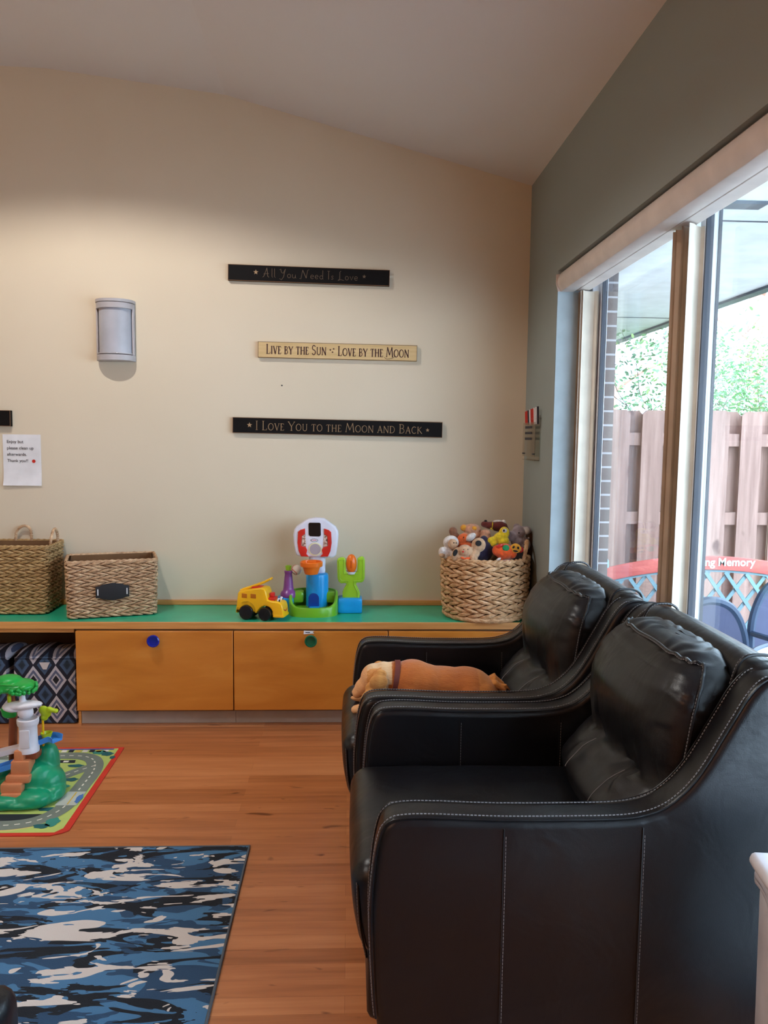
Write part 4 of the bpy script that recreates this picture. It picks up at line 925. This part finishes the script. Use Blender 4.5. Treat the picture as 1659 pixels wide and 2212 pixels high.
def solidc(me, c0, c1):
    ca = me.color_attributes.new('coat', 'BYTE_COLOR', 'POINT')
    for i, v_ in enumerate(me.vertices):
        k = noise.noise(Vector((v_.co.x*40, 3, v_.co.z*12)))*.5+.5; ca.data[i].color = rgb(*[a+(b-a)*k for a, b in zip(c0, c1)])
for sg in (-1, 1):
    mb = MB(); 
    for dx, dz, rx, rz in ((.124, .600, .026, .022), (.118, .575, .036, .030), (.108, .545, .042, .034), (.094, .516, .040, .030), (.120, .508, .026, .024), (.074, .508, .024, .022)): mb.ell((dx-.30, sg*(.058+.006*math.sin(dz*90)), dz-.462), (rx, .013, rz))
    remesh(mb, 'ear', dm, dg_, .003, 3, post=lambda me: solidc(me, (196, 138, 76), (232, 186, 120)))
mb = MB()
for k in range(14):
    mb.tube([(.530-.30, -.02+.003*k, .545-.462), (.570-.30, -.03+.004*k, .558-.462-.016*math.sin(k*.8)), (.600-.30+.008*math.sin(k*2.1), -.04+.005*k, .535-.462+.016*math.sin(k*1.3)), (.612-.30+.012*math.sin(k*1.7), -.04+.005*k, .515-.462+.02*math.sin(k*1.1))], [.016, .014, .008, .002], 6)
remesh(mb, 'tail', dm, dg_, .003, 2, post=lambda me: solidc(me, (180, 112, 50), (224, 168, 96)))
cl = [Vector((.183-.30+.010*math.cos(a), .066*math.sin(a), .565-.462+.072*math.cos(a))) for a in [2*PI*k/40 for k in range(40)]]
mb = MB(); rows = [[tuple(p+Vector((dx, 0, 0))+(p-Vector((.183-.30, 0, .103))).normalized()*d) for dx, d in ((-.010, 0), (-.010, .0025), (.010, .0025), (.010, 0))] for p in cl]
mb.grid(rows, cu=True, cv=True).build('collar', plain('dark_red_collar', (108, 48, 40), .6), dg_)
MB().ell((.020-.30, 0, .508-.462), (.008, .012, .008)).build('nose', plain('dark_nose', (40, 26, 24), .4), dg_)
for sg in (-1, 1): MB().ell((.072-.30, sg*.034, .562-.462), (.006, .003, .004)).build('eye', plain('dark_eye', (30, 20, 16), .3), dg_)

# ------------------------------------------------------------------ treehouse play set on the mat
TO = Vector((-1.30, 3.16, .0068))
th_ = thing('treehouse_playset', 'plastic treehouse play set with green canopy and white tower on the play mat', 'toy', tuple(TO))
def tq(X, Y): return (-1.394+(X/5.53)*.00182-TO.x, .481-((1430+Y/5.53)-1480)*.00194-TO.z)
tg_, tor, twh, tbl, tcan, tbr, tli = pl_('teal_green', (14, 150, 108), .35), pl_('terracotta', (206, 134, 92), .45), pl_('tower_white', (218, 218, 226), .35), pl_('track_blue', (66, 142, 226), .3), pl_('leaf_green', (20, 160, 62), .35), pl_('trunk_brown', (138, 74, 44), .5), pl_('leaf_lime', (176, 200, 30), .35)
mb = MB()
for c_ in ((0, 0, .02, .145, .14, .03), (-.12, .02, .02, .13, .12, .03), (.075, .02, .05, .065, .07, .07), (.055, .06, .12, .05, .05, .09), (.02, .02, .07, .09, .08, .08), (-.06, .03, .06, .09, .08, .07), (.05, -.08, .03, .07, .05, .035), (-.07, -.09, .025, .09, .05, .03), (.11, -.01, .03, .04, .05, .035), (-.16, 0, .05, .08, .08, .07)):
    mb.ell(c_[:3], c_[3:], p=.85)
def flat_foot(me):
    for v_ in me.vertices: v_.co.z = max(0.0, v_.co.z)
remesh(mb, 'grassy_base', tg_, th_, .005, 3, post=flat_foot)
for i, (x0, x1, y0, y1, z0, z1) in enumerate(((-.07, .015, -.105, -.06, .02, .06), (-.075, .01, -.09, -.03, .055, .095), (-.06, .035, -.075, -.01, .09, .122), (-.045, .03, -.06, .01, .118, .175), (-.035, .005, -.05, .02, .17, .215))):
    MB().rbox(x0, x1, y0, y1, z0, z1, .007, 5).build('rock_step', tor, th_)
MB().rbox(.0, .05, -.03, .03, .17, .198, .006, 4).build('ledge', tbr, th_); MB().ell((.035, -.02, .2), (.012, .012, .01)).build('berry', PR_, th_)
cxw = tq(318, 0)[0]
tw_ = MB().lathe([(.001, .2), (.041, .2), (.041, .22), (.037, .225), (.035, .27), (.035, .305), (.040, .312), (.042, .322), (.042, .335), (.037, .338), (.032, .332), (.001, .330)], 32, (cxw, -.01, 0)).build('tower', twh, th_, angle=50)
MB().rbox(cxw-.02, cxw+.02, -.052, -.04, .225, .30, .004, 4).build('tower_door', twh, tw_)
mb = MB(); cxp = tq(262, 0)[0]; mb.ell((cxp+.0, -.01, .392), (.080, .036, .017), (0, R(-3), 0)); mb.ell((cxp-.045, -.015, .382), (.035, .03, .016), (0, R(12), 0)); mb.ell((cxp+.01, -.01, .362), (.032, .026, .028)); mb.ell((cxp, -.012, .41), (.013, .012, .045)); mb.ell((cxp, -.012, .445), (.009, .009, .012))
remesh(mb, 'crow_nest', twh, th_, .003, 3)
tr = [(-.14, -.015, .175), (-.08, -.01, .190), (-.02, -.01, .205), (.02, 0, .212)]
def trough(path, wd, dp, m, nm, par):
    P = crom(path, 6); rows = []
    for i, p in enumerate(P):
        t = (P[min(len(P)-1, i+1)]-P[max(0, i-1)]); nn = Vector((-t.y, t.x, 0)).normalized()
        pr_ = [(-1, dp), (-.9, dp), (-.75, .003), (.75, .003), (.9, dp), (1, dp), (.85, -.002), (-.85, -.002)]
        rows.append([tuple(p+nn*wd/2*a+Vector((0, 0, b))) for a, b in pr_])
    return MB().grid(rows, cv=True, caps=True).build(nm, m, par)
trough(tr, .05, .02, twh, 'slide', th_); trough([(-.16, -.05, .115), (-.09, -.045, .135), (-.03, -.03, .150)], .05, .02, tbl, 'track', th_)
trough([(.0, .01, .205), (.05, .03, .222), (.085, .035, .23), (.115, .02, .228)], .055, .022, tbl, 'track', th_)
MB().tube([(-.075, .05, .02), (-.078, .05, .2), (-.07, .045, .33), (-.08, .04, .46)], [.02, .017, .016, .014], 12).build('trunk', tbr, th_)
mb = MB(); mb.ell((-.055, .02, .462), (.085, .07, .024), (0, R(-5), 0)); mb.ell((-.075, .02, .485), (.055, .05, .022)); mb.ell((.0, .0, .466), (.035, .04, .018)); mb.ell((-.11, .02, .455), (.05, .06, .022))
cn_ = remesh(mb, 'leaf_canopy', tcan, th_, .004, 3)
mb = MB()
for i in range(70):
    a = random.uniform(0, 2*PI); x = -.05+.082*math.cos(a); mb.ell((x, .02+.066*math.sin(a), .455+random.uniform(-.012, .008)), .009, seg=8, rings=5)
mb.build('leaf_bumps', tcan, th_, weld=False)
MB().tube([(-.10, -.045, .486), (-.055, -.05, .488), (-.01, -.044, .482)], [.003, .006, .003], 8).build('canopy_rib', tcan, th_)
mb = MB()
for X, Y, r_ in ((450, 620, .018), (480, 660, .02), (520, 620, .014), (560, 625, .010), (600, 632, .010), (460, 710, .014)):
    x, z = tq(X, Y); mb.ell((x, .04, z), (r_*1.1, .012, r_))
remesh(mb, 'lime_leaf', tli, th_, .003, 2)
mb = MB()
for X, Y, r_ in ((30, 650, .022), (80, 660, .016), (10, 610, .02)):
    x, z = tq(X, Y); mb.ell((x, .03, z), (r_*1.2, .012, r_))
remesh(mb, 'green_leaf', tcan, th_, .003, 2)
x, z = tq(438, 0); MB().tube([(x, .04, .2), (x, .04, .345)], .005, 8).build('yellow_pole', PY, th_)
x, z = tq(492, 950); MB().lathe([(.001, 0), (.016, 0), (.024, .022), (.021, .022), (.014, .004), (.001, .004)], 20, (x, .03, z+.002)).build('leaf_cup', tli, th_)
x, z = tq(90, 450); MB().ell((x, .0, z), (.008, .008, .022)).build('hanging_fruit', tli, th_)

# ------------------------------------------------------------------ white bin and dark stool at the frame's edges
wb = thing('waste_bin', 'white lidded plastic bin beside the nearer armchair, cut off by the frame', 'bin', (1.005, 1.40, 0), R(-9))
binw = plain('white_bin_plastic', (206, 208, 216), .35)
MB().rbox(-.156, .156, -.138, .138, 0, .58, .03, 8, disp=lambda q_, h: Vector((q_.x*(.97+.03*(q_.z/h.z)), q_.y*(.97+.03*(q_.z/h.z)), q_.z))).build('bin_body', binw, wb, angle=60)
def bagd(q_, h): k = 1+.012*math.sin(q_.x*90)*math.cos(q_.y*70); return Vector((q_.x*k, q_.y*k, q_.z-.010*math.sin(q_.x*22+1)-.008*math.cos(q_.y*26)*(q_.z < 0)))
MB().rbox(-.160, .160, -.142, .142, .535, .592, .018, 14, disp=bagd).build('bin_bag', plain('translucent_bag', (204, 208, 220), .3), wb)
MB().rbox(-.170, .170, -.152, .152, .588, .622, .016, 10).build('lid', plain('white_lid_plastic', (226, 228, 236), .3), wb)
os_ = thing('leather_stool', 'black leather stool, only its corner showing at the lower left', 'stool', (-.86, 1.22, .0085))
MB().rbox(-.24, .24, -.24, .24, .06, .44, .04, 10).build('seat_block', leather, os_, angle=80)
for a in (-.2, .2):
    for b in (-.2, .2): MB().lathe([(.018, 0), (.022, .065)], 10, (a, b, 0)).build('foot', leather, os_)

# ------------------------------------------------------------------ outside: patio, eave, fence, bench, chairs, planting
pav = Mat('patio_concrete', rough=.85); pav.base(pav.ramp(pav.noise(6, detail=5), [(.3, (168, 164, 160)), (.7, (196, 192, 188))])); pav = pav.m
struct(MB().box(XO+.08, 9, -3, 5.2, -.14, -.04).build('patio_ground', pav, smooth=False))
soil = Mat('leaf_litter', rough=.95); soil.base(soil.ramp(soil.noise(18, detail=5), [(.35, (120, 104, 84)), (.6, (150, 148, 110)), (.75, (176, 160, 130))])); soil = soil.m
struct(MB().box(XO+.08, 26, 5.2, 34, -.14, -.05).build('garden_ground', soil, smooth=False))
EX = 2.30
struct(MB().box(XO+.08, EX, -3, 11, 2.355, 2.40).build('soffit', soff, smooth=False))
struct(MB().box(XO-.02, EX, -3, 11, 2.42, 2.62).build('roof_edge', soff, smooth=False))
for i, y in enumerate((.68, 3.12, 5.56, 8.0)): struct(MB().box(XO+.081, EX-.002, y-.004, y+.004, 2.3515, 2.3552).build('trim_%d' % (i+2), frame_d, smooth=False))
gu = thing('rain_gutter', 'dark gutter along the outer edge of the white soffit', 'gutter', (EX, 0, 2.34))
MB().prism([(.0, 0), (.07, .0), (.10, .04), (.10, .10), (.09, .10), (.085, .045), (.06, .012), (.01, .012), (.01, .1), (0, .1)], -3, 11, 'y').build('trough', gutter, gu)
vn = tag(MB().box(1.36, 1.50, 2.86, 2.93, 2.343, 2.3545).build('soffit_vent', gutter), 'small dark vent in the white soffit above the right pane', 'vent')
# fence of alternating boards
fe = thing('wooden_fence', 'weathered shadowbox wood fence with dog-eared boards beyond the patio bench', 'fence', (1.36, 5.3, -.1))
FH = 1.80
def board(x, y, h=FH, w_=.145):
    j = random.uniform(-.006, .006); c = .028
    MB().prism([(x, 0), (x+w_, 0), (x+w_, h-c+j), (x+w_-c, h+j), (x+c, h+j), (x, h-c+j)], y, y+.018, 'y').build('board', cedar, fe, smooth=False)
for i in range(15): board(.375+.229*i-.229*2+.02, -.02)
for i in range(15): board(.375+.229*i-.229*1.5+.02, .055)
for z in (.30, 1.02, FH-.24): MB().box(-.02, 3.6, .0, .036, z, z+.085).build('rail', cedar, fe, smooth=False)
# bench
bn = thing('garden_bench', 'garden bench with red arched top rail, pale lattice back and the words In Loving Memory', 'bench', (2.07, 4.42, -.04))
redw = Mat('faded_red_wood', rough=.6); redw.base(redw.ramp(redw.noise(1, redw.co((4, 30, 30)), 4), [(.35, (190, 84, 78)), (.6, (212, 104, 94)), (.8, (226, 150, 140))])); redw = redw.m
peel = Mat('peeling_red_paint', rough=.6); peel.base(peel.ramp(peel.noise(1, peel.co((6, 30, 30)), 4), [(.40, (206, 110, 108)), (.5, (236, 226, 226))])); peel = peel.m
iron = plain('pale_green_cast_iron', (120, 158, 168), .5); lett = plain('pale_lettering', (214, 236, 238), .5)
hw = .585
top = lambda u: .800+.072*(1-u*u)
pl = [(hw*u, top(u)) for u in [k/16-1 for k in range(33)]] + [(hw*u, top(u)-.078) for u in [1-k/16 for k in range(33)]]
tr_ = MB().prism(pl, -.014, .014, 'y', r=.004).build('top_rail', redw, bn)

text('In Loving Memory', .045, -.0165, .818, .064, lett, tr_, off=.0015, align='CENTER')
MB().tube([(hw*u*.99, 0, top(u)-.086) for u in [k/12-1 for k in range(25)]], .007, 6).build('lattice_frame', iron, bn)
MB().tube([(-hw*.93, 0, .44), (hw*.93, 0, .44)], .009, 6).build('lattice_base', iron, bn)
for sg in (-1, 1): MB().tube([(sg*hw*.94, 0, .43), (sg*hw*.94, 0, .725)], .007, 6).build('lattice_upright', iron, bn)
pitch = .118; slope = 1.36
for sg in (-1, 1):
    for k in range(-9, 10):
        x0 = k*pitch+.01; P = []
        for i in range(40):
            z = .44+i*.01; x = x0+sg*(z-.44)/slope
            if abs(x) < hw*.935 and z < top(x/hw)-.084: P.append((x, .006*sg, z))

        if len(P) > 3:
            a, b = Vector(P[0]), Vector(P[-1]); t_ = (b-a).normalized(); nn = Vector((-t_.z, 0, t_.x))*.0105
            MB().add([a-nn, a+nn, b+nn, b-nn, a-nn+Vector((0, .007, 0)), a+nn+Vector((0, .007, 0)), b+nn+Vector((0, .007, 0)), b-nn+Vector((0, .007, 0))], [(0, 1, 2, 3), (7, 6, 5, 4), (0, 4, 5, 1), (1, 5, 6, 2), (2, 6, 7, 3), (3, 7, 4, 0)]).build('lattice_bar', iron, bn, smooth=False)
for sg in (-1, 1):
    MB().tube(crom([(sg*hw, .05, 0), (sg*hw, .03, .3), (sg*hw, .0, .45), (sg*hw*1.01, .01, .80), (sg*hw*1.01, .02, .835)], 5), [.024]*20+[.02], 8).build('back_post', iron, bn)
    MB().tube(crom([(sg*hw, -.42, 0), (sg*hw, -.40, .2), (sg*hw, -.42, .42), (sg*hw, -.40, .62), (sg*hw, -.2, .64), (sg*hw, .0, .60)], 5), .018, 8).build('arm_and_leg', iron, bn)
MB().box(-hw, hw, -.012, .012, .352, .415).build('back_slat', peel, bn, bevel=.004)
for i in range(5): MB().box(-hw, hw, -.42+.085*i, -.352+.085*i, .385, .408).build('seat_slat', redw, bn, bevel=.004)
# sling patio chairs
fr = plain('blue_grey_metal_frame', (38, 58, 86), .4); sling = plain('lilac_sling_mesh', (84, 86, 112), .8)
def patio_chair(label, loc, rz):
    t = thing('patio_chair', label, 'chair', loc, rz, 'sling chairs on the patio'); W2 = .2
    bk = [(-W2, .40), (-W2, .55), (-W2*.86, .70), (-W2*.5, .82), (0, .86), (W2*.5, .82), (W2*.86, .70), (W2, .55), (W2, .40)]
    cv = crom([(x, .24+.22*(z-.4), z) for x, z in bk], 6)
    MB().tube(cv, .019, 8).build('back_frame', fr, t)
    P = [[(v_.x*(1-s_), .24+.22*((.4+(v_.z-.4)*1)-.4)+.01, v_.z) for s_ in (0, 1)] for v_ in cv]
    MB().grid(P).grid([[(a, b+.003, c_) for a, b, c_ in r_] for r_ in P]).build('back_sling', sling, t)
    MB().rbox(-W2, W2, -.24, .26, .40, .412, .005, 6).build('seat_sling', sling, t)
    for sg in (-1, 1):
        MB().tube(crom([(sg*W2, -.26, 0), (sg*W2, -.25, .4), (sg*W2, -.24, .60), (sg*W2, -.1, .64), (sg*W2, .26, .62)], 5), .014, 8).build('arm_frame', fr, t)
        MB().tube([(sg*W2, .26, 0), (sg*W2, .24, .41)], .014, 8).build('rear_leg', fr, t)
    return t
pc = patio_chair('sling patio chair with a rounded back, seen past the stile of the glass door', (1.525, 3.56, -.04), R(182))
pc2 = copy_tree(pc); pc2.location = (2.15, 3.36, -.04); pc2.rotation_euler = (0, 0, R(4)); pc2['label'] = 'sling patio chair on the near side, a blue corner at the right frame edge'
# patio table
pt_ = thing('patio_table', 'round patio table with a pale top and dark rim behind the nearer armchair', 'table', (1.88, 2.66, -.04))
MB().lathe([(.001, .715), (.40, .715), (.40, .722), (.001, .722)], 48).build('table_top', plain('frosted_table_glass', (226, 230, 236), .2), pt_)
MB().tube([(.405*math.cos(2*PI*k/64), .405*math.sin(2*PI*k/64), .718) for k in range(64)], .014, 8, closed=True).build('rim', fr, pt_)
for k in range(4): a = PI/4+PI/2*k; MB().tube([(.33*math.cos(a), .33*math.sin(a), 0), (.30*math.cos(a), .30*math.sin(a), .70)], .014, 8).build('leg', fr, pt_)
# shrubs and trees
lfm = Mat('shrub_leaf', rough=.5); lfm.base(lfm.ramp(lfm.noise(5, detail=2), [(.3, (122, 170, 120)), (.5, (150, 196, 150)), (.7, (186, 210, 130))])); lfm.b.inputs['Transmission Weight'].default_value = 0; lfm = lfm.m
twig = plain('grey_twig_bark', (120, 104, 100), .9); bark = plain('reddish_bark', (190, 140, 124), .9)
def shrub(label, x, y, H, Wd, nb, nl, seed):
    rn = random.Random(seed); t = thing('shrub', label, 'shrub', (x, y, -.06), group='leafy shrubs behind the fence')
    br_ = MB(); tips = []
    def grow(p, d, L, r, lev):
        P = [p]; 
        for i in range(4):
            d = (d+Vector((rn.uniform(-.25, .25), rn.uniform(-.25, .25), rn.uniform(-.08, .2)))).normalized(); P.append(P[-1]+d*L/4)
            if lev > 0: tips.append(P[-1])
        br_.tube(P, [r*(1-.15*i) for i in range(5)], 5)
        if lev < 3:
            for k in range(3): grow(P[rn.randint(2, 4)], (d+Vector((rn.uniform(-1, 1), rn.uniform(-1, 1), rn.uniform(-.3, .7)))).normalized(), L*.62, r*.55, lev+1)
    for k in range(nb):
        a = rn.uniform(0, 2*PI); grow(Vector((rn.uniform(-.15, .15), rn.uniform(-.1, .1), 0)), Vector((math.cos(a)*Wd*.35, math.sin(a)*.3, 1)).normalized(), H*.5, .016, 0)
    br_.build('branches', twig, t, weld=False)
    lv = MB()
    for k in range(nl):
        c_ = rn.choice(tips)+Vector([rn.gauss(0, .07) for _ in range(3)]); s_ = rn.uniform(.014, .026)
        M = Matrix.Translation(c_) @ Matrix.Rotation(rn.uniform(0, 6.3), 4, 'Z') @ Matrix.Rotation(rn.uniform(-1.2, 1.2), 4, 'X') @ Matrix.Rotation(rn.uniform(-1, 1), 4, 'Y')
        lv.add([(-s_, 0, 0), (-s_*.3, -s_*.5, .002), (s_*.6, -s_*.42, .002), (s_*1.3, 0, 0), (s_*.6, s_*.42, .002), (-s_*.3, s_*.5, .002)], [(0, 1, 2, 3, 4, 5)], M=M)
    o = lv.build('foliage', lfm, t, weld=False); o['kind'] = 'stuff'
    return t
shrub('leafy shrub above the fence, seen in the left pane beside the brick', 2.55, 6.6, 2.3, 1.6, 7, 5200, 3)
shrub('tall leafy shrub above the fence, seen in the right pane', 3.75, 6.9, 2.9, 1.8, 8, 7500, 5)
shrub('leafy shrub above the fence at the right frame edge', 5.0, 7.3, 3.0, 1.8, 7, 6000, 8)
for x, y, r_, lb in ((5.0, 9.6, .13, 'reddish tree trunk rising behind the shrubs at the right'), (3.65, 11.0, .10, 'thin reddish tree trunk further back behind the left pane shrub')):
    t = thing('tree', lb, 'tree', (x, y, -.06))
    MB().tube(crom([(0, 0, 0), (.05, 0, 1.5), (-.04, 0, 3.2), (.08, 0, 5), (.1, .1, 8)], 5), [r_*(1-.6*i/20) for i in range(21)], 10).build('trunk', bark, t)
    for k in range(7):
        z = 2.2+k*.55; a = k*2.4; MB().tube(crom([(0, 0, z), (.5*math.cos(a), .5*math.sin(a), z+.35), (1.1*math.cos(a+.3), 1.1*math.sin(a+.3), z+.5)], 4), [.04*(1-.1*i) for i in range(9)], 6).build('branch', bark, t)
